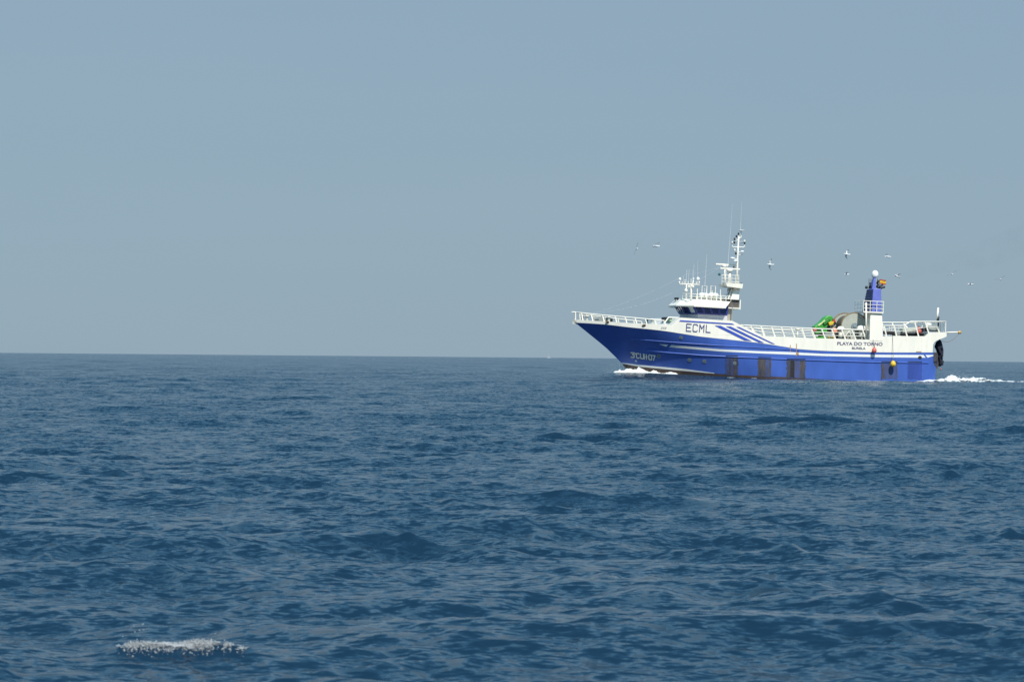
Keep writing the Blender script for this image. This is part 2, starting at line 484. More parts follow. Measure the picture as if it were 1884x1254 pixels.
def make_hull():
    keel = lambda x: -1.9 + 0.0 * x
    lv = [keel, lerpf(keel, ZBR, 0.5), ZBR] + [lerpf(ZBR, ZW, t) for t in (0.1, 0.22, 0.36, 0.5, 0.64, 0.78, 0.9)] + [ZW]
    rows = skin(lv, XEND, 130)
    b = MB(); n = 130
    for side in (1, -1):
        V = [(x, side * y, z) for r_ in rows for x, y, z in r_]
        for k in range(len(rows) - 1):
            pass
        F, Mi = [], []
        for k in range(len(rows) - 1):
            for i in range(n - 1):
                F.append((k * n + i, k * n + i + 1, (k + 1) * n + i + 1, (k + 1) * n + i)); Mi.append(1 if k < 2 else 0)
        kk = len(b.v)
        b.v += V; b.f += [tuple(q + kk for q in f) for f in F]; b.m += Mi
    o = b.build('hull', [BLUE, ANTIF], ship, smooth=True)
    # transom
    t = MB()
    ends = [r_[-1] for r_ in rows]
    V = [(x, y, z) for x, y, z in ends] + [(x, -y, z) for x, y, z in ends]; m = len(ends)
    t.add(V, [(i, i + 1, m + i + 1, m + i) for i in range(m - 1)])
    t.build('transom', RUST, ship)
    # bulwark: white band up to the rail foot, rising to the deckhouse side
    b = MB()
    xe = XTOP[-1]
    xs = sorted(set(list(np.linspace(stem_start(ZW), xe, 150)) + XTOP[1:]))
    for side in (1, -1):
        rows2 = []
        for t_ in (0, 0.33, 0.66, 1.0):
            row = []
            x0s = stem_start(lerpf(ZW, ZT, t_))
            for i, x in enumerate(xs):
                xx = max(x, x0s) if i else x0s
                z = lerpf(ZW, ZT, t_)(xx)
                row.append((xx, -side * (max(half_b(xx, z), 0.012) + 0.012), z))
            rows2.append(row)
        inner = [(x, y + side * 0.11 if abs(y) > 0.12 else 0.0, z) for x, y, z in rows2[-1]]
        inner2 = [(x, -side * max(half_b(x, z - 0.4) - 0.12, 0.0), z - 0.4) for x, y, z in inner]
        rows2 += [inner, inner2]
        n2 = len(xs)
        b.add([p for r_ in rows2 for p in r_], [(k * n2 + i, k * n2 + i + 1, (k + 1) * n2 + i + 1, (k + 1) * n2 + i) for k in range(len(rows2) - 1) for i in range(n2 - 1)])
    b.build('bulwark', WHITE, ship)
    # deck and deckhouse roof
    d = MB()
    xs2 = list(np.linspace(-16.0, xe, 70))
    V = []
    for x in xs2:
        z = min(ZT(x), lerpf(ZW, ZT, 0.5)(x)) if not (XTOP[4] < x < XTOP[7]) else ZW(x) + 0.2
        hb = max(half_b(x, z) - 0.12, 0.01)
        V += [(x, -hb, z), (x, hb, z)]
    d.add(V, [(2 * i, 2 * i + 2, 2 * i + 3, 2 * i + 1) for i in range(len(xs2) - 1)])
    d.build('deck', DECKM, ship)
    h = MB()
    xs3 = [XTOP[4], XTOP[5]] + list(np.linspace(XTOP[5], XTOP[6], 8))[1:-1] + [XTOP[6], XTOP[7]]
    V = []
    for x in xs3:
        hb = half_b(x, ZT(x)) - 0.02
        V += [(x, -hb, ZT(x) + 0.005), (x, hb, ZT(x) + 0.005)]
    h.add(V, [(2 * i, 2 * i + 2, 2 * i + 3, 2 * i + 1) for i in range(len(xs3) - 1)])
    h.build('deckhouse_roof', CREAM, ship)
    return o
hull = make_hull()

def hull_ribbon(name, top, bot, m, parent, off=0.012, n=40, smooth=True):
    """painted band between two pixel-read edges, laid on the hull plating"""
    b = MB()
    def samp(pts, t):
        L = [0]
        for a, c in zip(pts, pts[1:]): L.append(L[-1] + math.dist(a, c))
        s = t * L[-1]
        return (np.interp(s, L, [p[0] for p in pts]), np.interp(s, L, [p[1] for p in pts]))
    V = []
    for i in range(n + 1):
        for e in (top, bot):
            q = samp(e, i / n); V.append(on_hull(q[0], q[1], off))
    b.add(V, [(2 * i, 2 * i + 2, 2 * i + 3, 2 * i + 1) for i in range(n)])
    return b.build(name, m, parent, smooth=smooth)
def hull_poly(name, pts, m, parent, off=0.012, rag=0.0, nx=8, ny=3):
    """convex-ish four-sided painted patch, subdivided so that it follows the plating"""
    (a, b_, c, d) = [np.array(p, float) for p in pts]
    V = []
    for j in range(ny + 1):
        for i in range(nx + 1):
            u, v = i / nx, j / ny
            q = (a * (1 - u) + b_ * u) * (1 - v) + (d * (1 - u) + c * u) * v
            if rag and (i in (0, nx) or j == ny):      # scuffed paint has a ragged edge
                q = q + np.array((mnoise.noise(Vector((q[0] * .7, q[1] * .35, 1.7))) * rag, (mnoise.noise(Vector((q[0] * .5, q[1] * .5, 5.1))) * rag * 1.5 if j == ny else 0)))
            V.append(on_hull(q[0], q[1], off))
    k = nx + 1
    mb = MB().add(V, [(j * k + i, j * k + i + 1, (j + 1) * k + i + 1, (j + 1) * k + i) for j in range(ny) for i in range(nx)])
    return mb.build(name, m, parent)

# painted bands
hull_ribbon('white_stripe', [(1235, 634.3), (1325.7, 642.3), (1397.5, 645.7), (1450, 647.2), (1515.7, 650.6), (1620, 652.2), (1699, 652.6)],
            [(1231, 638.4), (1325.7, 646.3), (1397.5, 649.8), (1450, 651.9), (1515.7, 654.7), (1620, 657), (1703, 657.8)], LETTERW, hull)
hull_ribbon('white_stripe', [(1702.5, 652.7), (1717, 652.6)], [(1706.5, 657.8), (1717.5, 654.3)], LETTERW, hull, n=6)
hull_ribbon('white_stripe', [(1212.8, 632.9), (1229.3, 633.7)], [(1213.5, 633.3), (1225.7, 637.7)], LETTERW, hull, n=6)
hull_ribbon('boot_line', [(1143.5, 666.9), (1175.5, 670.8), (1216, 674.3), (1259.6, 678.4), (1313.7, 685.8)],
            [(1144.5, 668.6), (1175.5, 674.2), (1216, 678.2), (1259.6, 682.2), (1314.5, 686.9)], LETTERW, hull, off=0.014)
hull_ribbon('rusty_corner', [(1717.6, 647.8), (1724.3, 648.2)], [(1717.6, 666), (1724.3, 680)], RUST, hull, off=0.016, n=5)
# rub rails
def rub(pts, r=0.055):
    b = MB(); P = []
    for a, c in zip(pts, pts[1:]):
        for t in np.linspace(0, 1, 7)[:-1]: P.append(on_hull(a[0] + (c[0] - a[0]) * t, a[1] + (c[1] - a[1]) * t, 0.01))
    P.append(on_hull(*pts[-1], 0.01))
    b.tube(P, r, 8)
    return b.build('rub_rail', BLUE, hull, smooth=True)
rub([(1160, 623.2), (1182, 624.7), (1230, 628.8), (1313.7, 634.8), (1397.5, 639.5), (1450, 642.6), (1470, 644.6)], 0.045)
rub([(1190, 644.4), (1230, 648.5), (1289.8, 653.3), (1349.6, 656.3), (1450, 660.8), (1515, 663), (1620, 666.4), (1724, 667.3)], 0.06)
# weld seam below the ECML panel (thin ledge on the bulwark)
s_ = MB(); s_.tube([on_hull(x, y, 0.012) for x, y in ((1236, 609.8), (1270, 612), (1300, 614.4), (1330, 615), (1365, 616.4), (1403, 618.6))], 0.015, 5)
s_.build('seam', CREAM, hull)
# blue slashes on the deckhouse side
def q4(L): return [(1230 + x / 8.36, 560 + y / 8.36) for x, y in L]
for L in ([(180, 240), (975, 290), (1015, 310), (160, 260)], [(705, 322), (800, 325), (1280, 562), (1165, 550)],
          [(878, 335), (955, 337), (1470, 588), (1385, 580)], [(1038, 342), (1088, 345), (1640, 608), (1585, 600)]):
    hull_poly('blue_slash', q4(L), BLUE_T, hull, 0.045)

# lettering ---------------------------------------------------------
GL = {'E': [[(1, 1), (0, 1), (0, 0), (1, 0)], [(0, .52), (.8, .52)]], 'C': [[(1, .85), (.85, 1), (.15, 1), (0, .85), (0, .15), (.15, 0), (.85, 0), (1, .15)]],
      'M': [[(0, 0), (0, 1), (.5, .45), (1, 1), (1, 0)]], 'L': [[(0, 1), (0, 0), (1, 0)]],
      '3': [[(0, .9), (.15, 1), (1, 1), (.45, .6), (.8, .6), (1, .45), (1, .12), (.85, 0), (0, 0)]], 'U': [[(0, 1), (0, .15), (.2, 0), (.8, 0), (1, .15), (1, 1)]],
      '1': [[(.5, 1), (.5, 0)]], '0': [[(.2, 1), (.8, 1), (1, .85), (1, .15), (.8, 0), (.2, 0), (0, .15), (0, .85), (.2, 1)]],
      '7': [[(0, 1), (1, 1), (.35, 0)]], '-': [[(0, .5), (1, .5)]], 'a': [[(.2, 1), (.8, 1), (.8, .75), (.2, .75), (.2, 1)]]}
def stroke_glyph(ch, org, ex, ey, th, off, name, m, parent, shift=(0, 0)):
    """org: lower-left reading, ex / ey: readings spanned by one glyph width / height, th: stroke width"""
    b = MB()
    for pl in GL[ch]:
        P = [np.array(org) + np.array(ex) * p[0] + np.array(ey) * p[1] + np.array(shift) for p in pl]
        for a, c in zip(P, P[1:]):
            d = (c - a) / (np.linalg.norm(c - a) + 1e-9); nn = np.array((-d[1], d[0])) * th / 2
            a2, c2 = a - d * th * 0.45, c + d * th * 0.45
            V = [on_hull(*q, off) for q in (a2 + nn, c2 + nn, c2 - nn, a2 - nn)]
            b.add(V, [(0, 1, 2, 3)])
            off += 0.0004
    return b.build(name, m, parent)
for ch, x0, x1, yb in (('E', 270, 342, 405), ('C', 372, 438, 411), ('M', 473, 538, 417), ('L', 574, 638, 423)):
    stroke_glyph(ch, (1230 + x0 / 8.36, 560 + yb / 8.36), ((x1 - x0) / 8.36, 0.6), (0.9, -13.0), 1.45, 0.06, 'letter', LETTER, hull)
for ch, x0, wd, hh in (('3', 880, 42, 1), ('a', 929, 16, 1), ('C', 955, 36, 1), ('U', 1010, 40, 1), ('1', 1052, 16, 1), ('-', 1068, 12, 1), ('1', 1081, 16, 1), ('-', 1098, 12, 1), ('0', 1122, 38, 1), ('7', 1170, 38, 1)):
    ox, oy = 1040 + x0 / 7.377 + 1.6, 540 + (862 + (x0 - 880) * 0.135) / 7.377
    hgt = -8.6
    th = 1.1 if ch in 'a-' else 1.95
    for sh, m, of in (((-0.9, 0.5), SHADEP, 0.016), ((0, 0), LETTERW, 0.03)):
        stroke_glyph(ch, (ox, oy), (wd / 7.377, 0.6 * wd / 40), (-0.4, hgt), th, of, 'letter', m, hull, sh)

def text_on_hull(txt, p0, p1, height, m, off=0.03, bold=0.02):
    """each character its own mesh, laid on the plating between readings p0 and p1 (baseline)"""
    cu = bpy.data.curves.new('t', 'FONT'); ob = bpy.data.objects.new('t', cu); col.objects.link(ob)
    cu.offset = bold
    def glyphs(body):
        cu.body = body; bpy.context.view_layer.update()
        m_ = bpy.data.meshes.new_from_object(ob.evaluated_get(bpy.context.evaluated_depsgraph_get()))
        return [(v.co.x, v.co.y) for v in m_.vertices], [tuple(p.vertices) for p in m_.polygons]
    full = max(v[0] for v in glyphs(txt)[0])
    for i, ch in enumerate(txt):
        if ch == ' ': continue
        V, F = glyphs(ch)
        dx_ = max(v[0] for v in glyphs(txt[:i + 1])[0]) - max(v[0] for v in V)
        P = []
        for x, y in V:
            t = (x + dx_) / full
            P.append(on_hull(p0[0] + (p1[0] - p0[0]) * t + y / 0.7 * 0.15, p0[1] + (p1[1] - p0[1]) * t - y / 0.7 * height, off))
        MB().add(P, F).build('letter', m, hull)
    bpy.data.objects.remove(ob)
text_on_hull('PLAYA DO TORNO', (1539.6, 634.4), (1623.6, 635.6), 5.8, LETTERG, bold=0.028)
text_on_hull('BURELA', (1566.8, 642.0), (1592.4, 642.6), 4.0, LETTERG, bold=0.028)

# portholes, scuppers, scraped plates --------------------------------
def hull_disc(name, px, py, r, off, m, parent, n=18, lip=0.0):
    c0 = on_hull(px, py, off + lip); b = MB()
    V = [c0] + [on_hull(px + r * math.cos(2 * math.pi * k / n), py + r * math.sin(2 * math.pi * k / n), off + lip) for k in range(n)]
    V += [on_hull(px + r * math.cos(2 * math.pi * k / n), py + r * math.sin(2 * math.pi * k / n), -0.03) for k in range(n)]
    F = [(0, 1 + k, 1 + (k + 1) % n) for k in range(n)] + [(1 + k, 1 + n + k, 1 + n + (k + 1) % n, 1 + (k + 1) % n) for k in range(n)]
    return b.add(V, F).build(name, m, parent)
def porthole(px, py, r):
    p = hull_disc('porthole', px, py, r / SCL, 0.03, GREYST, hull)
    hull_disc('pane', px, py, r / SCL * 0.74, 0.038, GLASSP, p)
SCL = 0.0489
for px, py, r in ((1252.7, 621, 0.16), (1268.3, 662.3, 0.17), (1295.8, 664.7, 0.17), (1211.9, 655.2, 0.17), (1351.5, 668, 0.15)):
    porthole(px, py, r)
c = on_hull(1170.4, 663.6, 0.02); b = MB(); b.lathe([(0.001, -0.02), (0.09, -0.02), (0.1, 0.05), (0.001, 0.05)], tuple(c), 'y', 10); b.build('discharge_pipe', LETTERW, hull)
def slot(px0, py0, px1, py1, m=DARK, off=0.02, name='scupper'):
    return hull_poly(name, [(px0, py0), (px1, py0), (px1, py1), (px0, py1)], m, hull, off)
for x, y in ((1118, 592.6), (1185, 598.4)):
    c = on_hull(x, y, 0.0); b = MB(); b.lathe([(0.11, -0.07), (0.13, -0.05), (0.13, 0.02)], (0, 0, 0), 'y', 12); b.v = [(c.x + p[0] * 1.5, c.y + p[1], c.z + p[2] * 0.8) for p in b.v]
    o_ = b.build('fairlead', TAN, hull); g = MB(); g.lathe([(0.001, 0), (0.09, 0)], (0, 0, 0), 'y', 12); g.v = [(c.x + p[0] * 1.5, c.y - 0.075, c.z + p[2] * 0.8) for p in g.v]; g.build('hole', DARK, o_)
for r_ in range(2):
    for k in range(3): slot(1216.6 + k * 3.6 - r_ * 1.2, 601.2 + k * 0.2 + r_ * 2.4, 1219.4 + k * 3.6 - r_ * 1.2, 602.6 + k * 0.2 + r_ * 2.4, GREYST, 0.022)
def ply(x, y, s=8.36, ox=1230, oy=560): return (ox + x / s, oy + y / s)
# scraped doubler plates with a dark freeing slot on top
for (x0, x1, yt, yb, bands) in ((1335, 1357.6, 653.6, 690.5, [(1341.5, 1344.5), (1349, 1357.5)]), (1394.5, 1418.6, 656.8, 693, [(1394.6, 1408), (1415, 1418.5)]),
                                (1447.5, 1481.5, 659.6, 694.5, [(1447.6, 1452), (1471.5, 1481.4)]), (1621, 1651, 664.6, 697, [(1621.2, 1626)]), (1670, 1696, 664.8, 697, [])):
    p = hull_poly('scraped_plate', [(x0, yt), (x1, yt + 0.6), (x1, yb + 0.5), (x0, yb)], STAIN if bands else mat('worn_blue_paint', (0.035, 0.075, 0.34), 0.5, var=0.25, vscale=1.5, streak=(3, 3, .3)), hull, 0.012, 1.6, 10, 16)
    for a, b_ in bands:
        q = hull_poly('rust_streak', [(a, yt + 1.2), (b_, yt + 1.4), (b_, yb + 0.2), (a, yb)], RUST, p, 0.018, 2.4, 6, 16)
    q = hull_poly('freeing_slot', [(x0, yt - 0.3), (x1, yt + 0.2), (x1, yt + 1.5), (x0, yt + 1.0)], DARK, p, 0.075)
slot(1717.5, 664.6, 1724, 666, DARK, 0.07)
# boarding ladder recess
p = hull_poly('ladder_recess', [(1453, 662), (1461.5, 662.3), (1461.5, 694), (1453, 693.6)], DARK, hull, 0.022)
for k in range(9):
    y = 664.5 + k * 3.3
    b = MB(); b.tube([on_hull(1453.6, y, 0.045), on_hull(1461, y + 0.2, 0.045)], 0.022, 6); b.build('rung', RUST, p)
for xr in (1453.4, 1461.2):
    b = MB(); b.tube([on_hull(xr, 661, 0.045), on_hull(xr, 694, 0.045)], 0.025, 6); b.build('side_bar', RUST, p)
# short rust runs on the white band
for x0, x1, ya, yb in ((1453.2, 1454.6, 634, 647), (1464.4, 1465.8, 632, 655), (1465.6, 1469.4, 648, 652.5), (1685, 1695, 646, 647.4)):
    hull_poly('rust_run', [(x0, ya), (x1, ya), (x1, yb), (x0, yb)], mat('pale_rust', (0.50, 0.30, 0.14), 0.7, var=0.3, vscale=5), hull, 0.03)
c = on_hull(1692.5, 657.2, 0.0); b = MB(); b.lathe([(0.001, -0.04), (0.13, -0.04), (0.15, 0.02)], (0, 0, 0), 'y', 14); b.v = [(c.x + p[0] * 1.3, c.y + p[1], c.z + p[2]) for p in b.v]; b.build('overboard_outlet', DARK, hull)
# seams in the aft plating
for x, ya, yb in ((1642.3, 619, 648), (1520, 624, 645), (1695.5, 620, 648)):
    b = MB(); b.tube([on_hull(x, ya, 0.012), on_hull(x, yb, 0.012)], 0.012, 5); b.build('seam', CREAM, hull)

# ------------------------------------------------------------------ railings
def rail(name_m, top, foot, posts, nmid, mirror=True, wpost=0.13, rt=0.05, mat_=WHITE, extra=None):
    """top: polyline readings of the top rail, foot: function px -> py of the rail foot; posts: (top px, foot px)"""
    def path(pts, off): 
        out = []
        for a, c_ in zip(pts, pts[1:]):
            for t in np.linspace(0, 1, 5)[:-1]: out.append(on_hull(a[0] + (c_[0] - a[0]) * t, a[1] + (c_[1] - a[1]) * t, off))
        out.append(on_hull(*pts[-1], off)); return out
    tx = [p[0] for p in top]; ty = [p[1] for p in top]
    for side in ((1, -1) if mirror else (1,)):
        fl = lambda P: [Vector((p.x, p.y * side, p.z)) for p in P]
        b = MB(); b.tube(fl(path(top, -0.06)), rt, 8)
        o = b.build('railing', mat_, ship, smooth=True)
        for k in range(nmid):
            f = (k + 1) / (nmid + 1)
            mp = []
            for a, c_ in zip(posts, posts[1:]):
                pass
            pts = []
            for a in posts:
                yt, yf = np.interp(a[0], tx, ty), foot(a[1])
                pts.append((a[0] + (a[1] - a[0]) * f, yt + (yf - yt) * f))
            b = MB(); b.tube(fl([on_hull(q[0], q[1], -0.06) for q in pts]), 0.028, 6); b.build('mid_rail', mat_, o, smooth=True)
        for a in posts:
            p0 = on_hull(a[1], foot(a[1]) + 0.6, -0.06); p1 = on_hull(a[0], np.interp(a[0], tx, ty), -0.06)
            b = MB(); b.bar(fl([p0])[0], fl([p1])[0], wpost, 0.06); b.build('post', mat_, o)
FX = [p[0] for p in ZT_PTS]; FY = [p[1] for p in ZT_PTS]
foot = lambda x: float(np.interp(x, FX, FY))
rail('bow', [(1057.6, 574), (1107.8, 579.3), (1162, 584), (1223, 589.6)], foot,
     [(1058.4, 1058.8), (1070.6, 1072.6), (1088, 1091.2), (1109, 1112), (1132, 1135), (1150.6, 1153.6), (1168.8, 1171.8), (1187.6, 1190.6), (1205.2, 1207.6), (1221.5, 1225.5)], 0, wpost=0.11)
rail('mid', [(1363, 597.6), (1420, 600.6), (1450, 602), (1503.7, 604.5), (1599, 606.8)], foot,
     [(1381.5, 1386), (1400.5, 1406), (1420, 1426), (1438, 1444), (1456, 1462.5), (1475.5, 1481.8), (1493, 1500.5), (1512, 1519), (1530.6, 1537.5), (1549, 1556), (1567.7, 1575), (1587.5, 1594)], 2)
rail('aft', [(1625, 598.7), (1664, 598.7), (1676, 591.2), (1740.5, 591.4)], foot,
     [(1627, 1631.5), (1645.5, 1650), (1663.5, 1669.5), (1683, 1690.5), (1702.5, 1709), (1720.5, 1729)], 1)
# fore rail across the stem
b = MB(); P0 = on_hull(1057.6, 574, -0.06); b.tube([P0, Vector((P0.x - 0.25, 0, P0.z)), Vector((P0.x, -P0.y, P0.z))], 0.05, 8)
b.build('bow_rail', WHITE, ship)
# stern crossing rail
P0 = on_hull(1740.5, 591.4, -0.06); P1 = on_hull(1740, 611, -0.06)
sr = MB(); sr.tube([P0, Vector((P0.x, -P0.y, P0.z))], 0.05, 8); sr = sr.build('stern_rail', WHITE, ship)
for k in range(12):
    y = P0.y + (-2 * P0.y) * k / 11
    b = MB(); b.bar((P1.x, y, P1.z), (P0.x, y, P0.z), 0.06, 0.06); b.build('post', WHITE, sr)
b = MB(); b.tube([(P0.x, P0.y, (P0.z + P1.z) / 2), (P0.x, -P0.y, (P0.z + P1.z) / 2)], 0.028, 6); b.build('mid_rail', WHITE, sr)
# stern gallery overhanging the transom
pg = [elev(a, c_, -4.0) for a, c_ in ((1716.5, 611.2), (1741.8, 610.8), (1741.8, 618.9), (1733, 622.4), (1723, 626.2), (1719.5, 629), (1716.5, 635))]
b = MB(); b.prism(pg, -3.98, 3.98); b.build('stern_gallery', WHITE, ship)

# ------------------------------------------------------------------ wheelhouse
def plan(front_x, d, e0, W, back_x):
    """faceted plan: flat front of half width e0, angled facet back by d to half width W"""
    return [(front_x, -e0), (front_x + d, -W), (back_x, -W), (back_x, W), (front_x + d, W), (front_x, e0)]
W0 = 2.6
def zx(px, py): return elev(px, py, -W0)
xs_wt, z_wt = zx(1263 + 14, 563.2)          # near corner of flat side, window head
_, z_wb = zx(1263 + 14, 577.4)
xb = zx(1338.5, 570)[0]
z_wb2 = zx(1333, 579.9)[1]; z_wt2 = zx(1330.5, 565.9)[1]
z_base = zx(1300, 589)[1] - 0.3
d_, e_ = 0.62, 1.0
def ring(x_front, z, grow=0.0, back=None):
    return [(x, y, z) for x, y in plan(x_front - grow, d_, e_ + grow * 0.4, W0 + grow, (xb if back is None else back) + grow * 0.2)]
xf = xs_wt - d_
wh = MB(); wh.loft([ring(xf + 0.42, z_base), ring(xf + 0.42, z_wb - 0.02), ring(xf + 0.42, z_wb)])
wh = wh.build('wheelhouse', WALLG, ship)
# window band leans out towards its head
rb, rt_ = ring(xf + 0.36, z_wb, 0.02), ring(xf, z_wt + 0.12, 0.16)
wb = MB(); wb.loft([rb, rt_]); wb = wb.build('window_band', WINBAND, wh)
def facet_quad(i, u0, u1, v0, v1, off):
    a, b_, c_, d2 = Vector(rb[i]), Vector(rb[i + 1]), Vector(rt_[i + 1]), Vector(rt_[i])
    f = lambda u, v: (a * (1 - u) + b_ * u) * (1 - v) + (d2 * (1 - u) + c_ * u) * v
    n_ = (b_ - a).cross(d2 - a).normalized()
    ctr = (a + b_) / 2
    if n_.dot(ctr - Vector((xf + 3, 0, ctr.z))) < 0: n_ = -n_
    return [f(u0, v0) + n_ * off, f(u1, v0) + n_ * off, f(u1, v1) + n_ * off, f(u0, v1) + n_ * off]
def window(i, u0, u1, m, v0=0.14, v1=0.84):
    b = MB(); b.add(facet_quad(i, u0, u1, v0, v1, 0.012), [(0, 1, 2, 3)]); w_ = b.build('window', GLASS if m is None else m, wb)
    fr = MB()
    q = facet_quad(i, u0, u1, v0, v1, 0.02)
    for a, c_ in zip(q, q[1:] + q[:1]): fr.tube([a, c_], 0.022, 5)
    fr.build('frame', WINBAND, w_)
ring_n = 6
for i in (0, 1, 2, 3, 4): pass
for k in range(2): window(0, 0.08 + k * 0.46, 0.46 + k * 0.46, CURTAIN if k == 1 else GLASS)
for k in range(4): window(1, 0.03 + k * 0.245, 0.22 + k * 0.245, GLASS)
rbF, rtF = rb, rt_
# front pane row: last edge of the ring joins starboard and port front corners
rb = [rbF[5], rbF[0]]; rt_ = [rtF[5], rtF[0]]
for k in range(3): window(0, 0.04 + k * 0.32, 0.31 + k * 0.32, GLASS)
rb, rt_ = rbF, rtF
# aft shelter wall, set in from the side
ash = MB(); ash.box(((xb + zx(1347.6, 575)[0]) / 2 - 0.1, 0, (z_base + z_wt) / 2 + 0.1), (zx(1347.6, 575)[0] - xb + 0.3, 2 * W0 - 0.8, z_wt - z_base + 0.2))
ash.build('aft_wall', mat('shelter_tan_paint', (0.42, 0.38, 0.32), 0.6, var=0.2, vscale=2), wh)
b = MB(); b.tube([E3(1347.5, 566, -W0), E3(1347, 589.6, -W0)], 0.05, 8); b.build('stanchion', GREYST, wh)
# roof visor: wide at the eave, narrow at the top
VW = 3.75
ve_f = elev(1243.5, 560, -1.2)[0]; z_e = elev(1290, 562.3, -VW)[1]; z_top = elev(1300, 551.6, -3.1)[1]
ve_b = elev(1335.8, 565.3, -VW)[0]; vt_b = elev(1343.5, 556.0, -3.1)[0]
eave = [(x, y, z_e - 0.010 * (x - ve_f - 2.2)) for x, y in plan(ve_f, 0.9, 1.2, VW, ve_b)]
top_ = [(x, y, z_top - 0.028 * (x - ve_f - 2.6)) for x, y in plan(ve_f + 0.62, 0.8, 1.0, 3.1, vt_b)]
eave_l = [(x, y, z - 0.10) for x, y, z in eave]
ro = MB(); ro.loft([eave_l, eave, top_]); roof = ro.build('roof', WHITE, wh)
# aft canopy box
x0c, x1c = ve_b - 0.15, elev(1361.5, 560, -2.6)[0]
cb = MB(); cb.box(((x0c + x1c) / 2, 0, z_e - 0.03), (x1c - x0c, 5.2, 0.10)); cb.build('canopy_floor', CREAM, wh)
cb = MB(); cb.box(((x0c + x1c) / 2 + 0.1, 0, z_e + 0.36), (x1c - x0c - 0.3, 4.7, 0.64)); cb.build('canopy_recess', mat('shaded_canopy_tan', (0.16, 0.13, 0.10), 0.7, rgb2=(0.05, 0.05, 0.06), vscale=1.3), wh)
cb = MB(); cb.box((x1c, 0, z_e + 0.30), (0.09, 5.3, 0.84)); cb.build('canopy_end', WHITE, wh)
cb = MB(); cb.box(((vt_b + x1c) / 2 - 0.1, 0, z_e + 0.705), (x1c - vt_b + 0.2, 5.0, 0.05)); cb.build('canopy_roof', DARK, wh)

# roof gear -----------------------------------------------------------
def P_(px, py, w): return E3(px, py, w)
rr = MB()
Pq = [P_(1253, 539.5, 1.3), P_(1256, 539.5, -1.3), P_(1268, 540.3, -2.6), P_(1312, 543, -2.6), P_(1345, 545.4, -2.6)]
rr.tube(Pq, 0.03, 6); rr = rr.build('roof_rail', WHITE, roof, smooth=True)
for a in (1256, 1264, 1273, 1282, 1291, 1300, 1309, 1318, 1327, 1336, 1345):
    yt = np.interp(a, [1256, 1268, 1312, 1345], [539.5, 540.3, 543, 545.4])
    w_ = np.interp(a, [1256, 1268], [-1.3, -2.6])
    pt = P_(a, yt, w_)
    b = MB(); b.tube([pt, Vector((pt.x, pt.y, z_top - 0.02))], 0.026, 6); b.build('post', WHITE, rr)
b = MB(); b.tube([q - Vector((0, 0, 0.22)) for q in Pq], 0.022, 6); b.build('mid_rail', WHITE, rr)
# antenna spreader on two posts
sp = MB(); sp.tube([P_(1249.5, 522.4, -1.0), P_(1287.5, 523.6, -1.0)], 0.05, 8)
sp.tube([P_(1249.8, 522.4, -1.0), P_(1249.5, 517, -1.0)], 0.035, 6); sp.tube([P_(1286.6, 523.4, -1.0), P_(1286.8, 517, -1.0)], 0.035, 6)
sp = sp.build('antenna_spreader', WHITE, roof, smooth=True)
for a, yb_ in ((1272.3, 549), (1263, 549)):
    b = MB(); pt = P_(a, 523, -1.0); b.tube([pt, Vector((pt.x, pt.y, z_top - 0.02))], 0.085 if a > 1270 else 0.055, 8); b.build('post', WHITE, sp, smooth=True)
for a, yy, r_ in ((1250.9, 513.6, 0.125), (1284.2, 513.2, 0.155), (1276, 512.6, 0.07)):
    pt = P_(a, yy, -1.0); b = MB(); b.ball(tuple(pt), r_, sz=1.15); b.tube([pt - Vector((0, 0, r_)), P_(a, 522.6, -1.0)], 0.03, 6); b.build('antenna_dome', DOME, sp, smooth=True)
for a0, y0, a1, y1, rr_ in ((1257.5, 508, 1257, 522, .02), (1263.8, 496, 1262, 522, .022), (1268, 496, 1266, 522, .018), (1275.2, 495, 1274, 522, .018), (1277, 484, 1275.5, 522, .012), (1284, 480, 1283, 522, .012), (1258.8, 515.5, 1263, 515.2, .025), (1271.5, 512, 1271.2, 522, .03), (1266, 517, 1266, 523, .05), (1260, 517.4, 1260, 523, .05), (1255, 517.8, 1255, 523, .035), (1274.5, 517, 1274.5, 523, .07), (1281, 518, 1281, 523, .04)):
    b = MB(); b.tube([P_(a1, y1, -1.0), P_(a0, y0, -1.0)], rr_, 6); b.build('whip_antenna', WIRE if rr_ < .023 else WHITE, sp)
b = MB(); pt = P_(1262, 533.5, -1.0); b.lathe([(0.2, -0.14), (0.16, 0.02), (0.06, 0.12), (0.001, 0.13)], tuple(pt)); b.build('horn', CREAM, sp, smooth=True)
for a in (1268, 1275.5):
    pt = P_(a, 527, -1.25); b = MB(); b.lathe([(0.001, 0), (0.1, 0.0), (0.14, 0.14), (0.001, 0.16)], tuple(pt), 'y', 12); b.build('floodlight', CREAM, sp, smooth=True)
for a in (1242.5, 1246.5):
    pt = P_(a, 549, 0.2); b = MB(); b.lathe([(0.03, -0.10), (0.09, -0.07), (0.10, 0.09), (0.03, 0.11)], tuple(pt), 'x', 12); b.tube([pt, pt - Vector((0, 0, .35))], .03, 6); b.build('searchlight', DARK, roof, smooth=True)
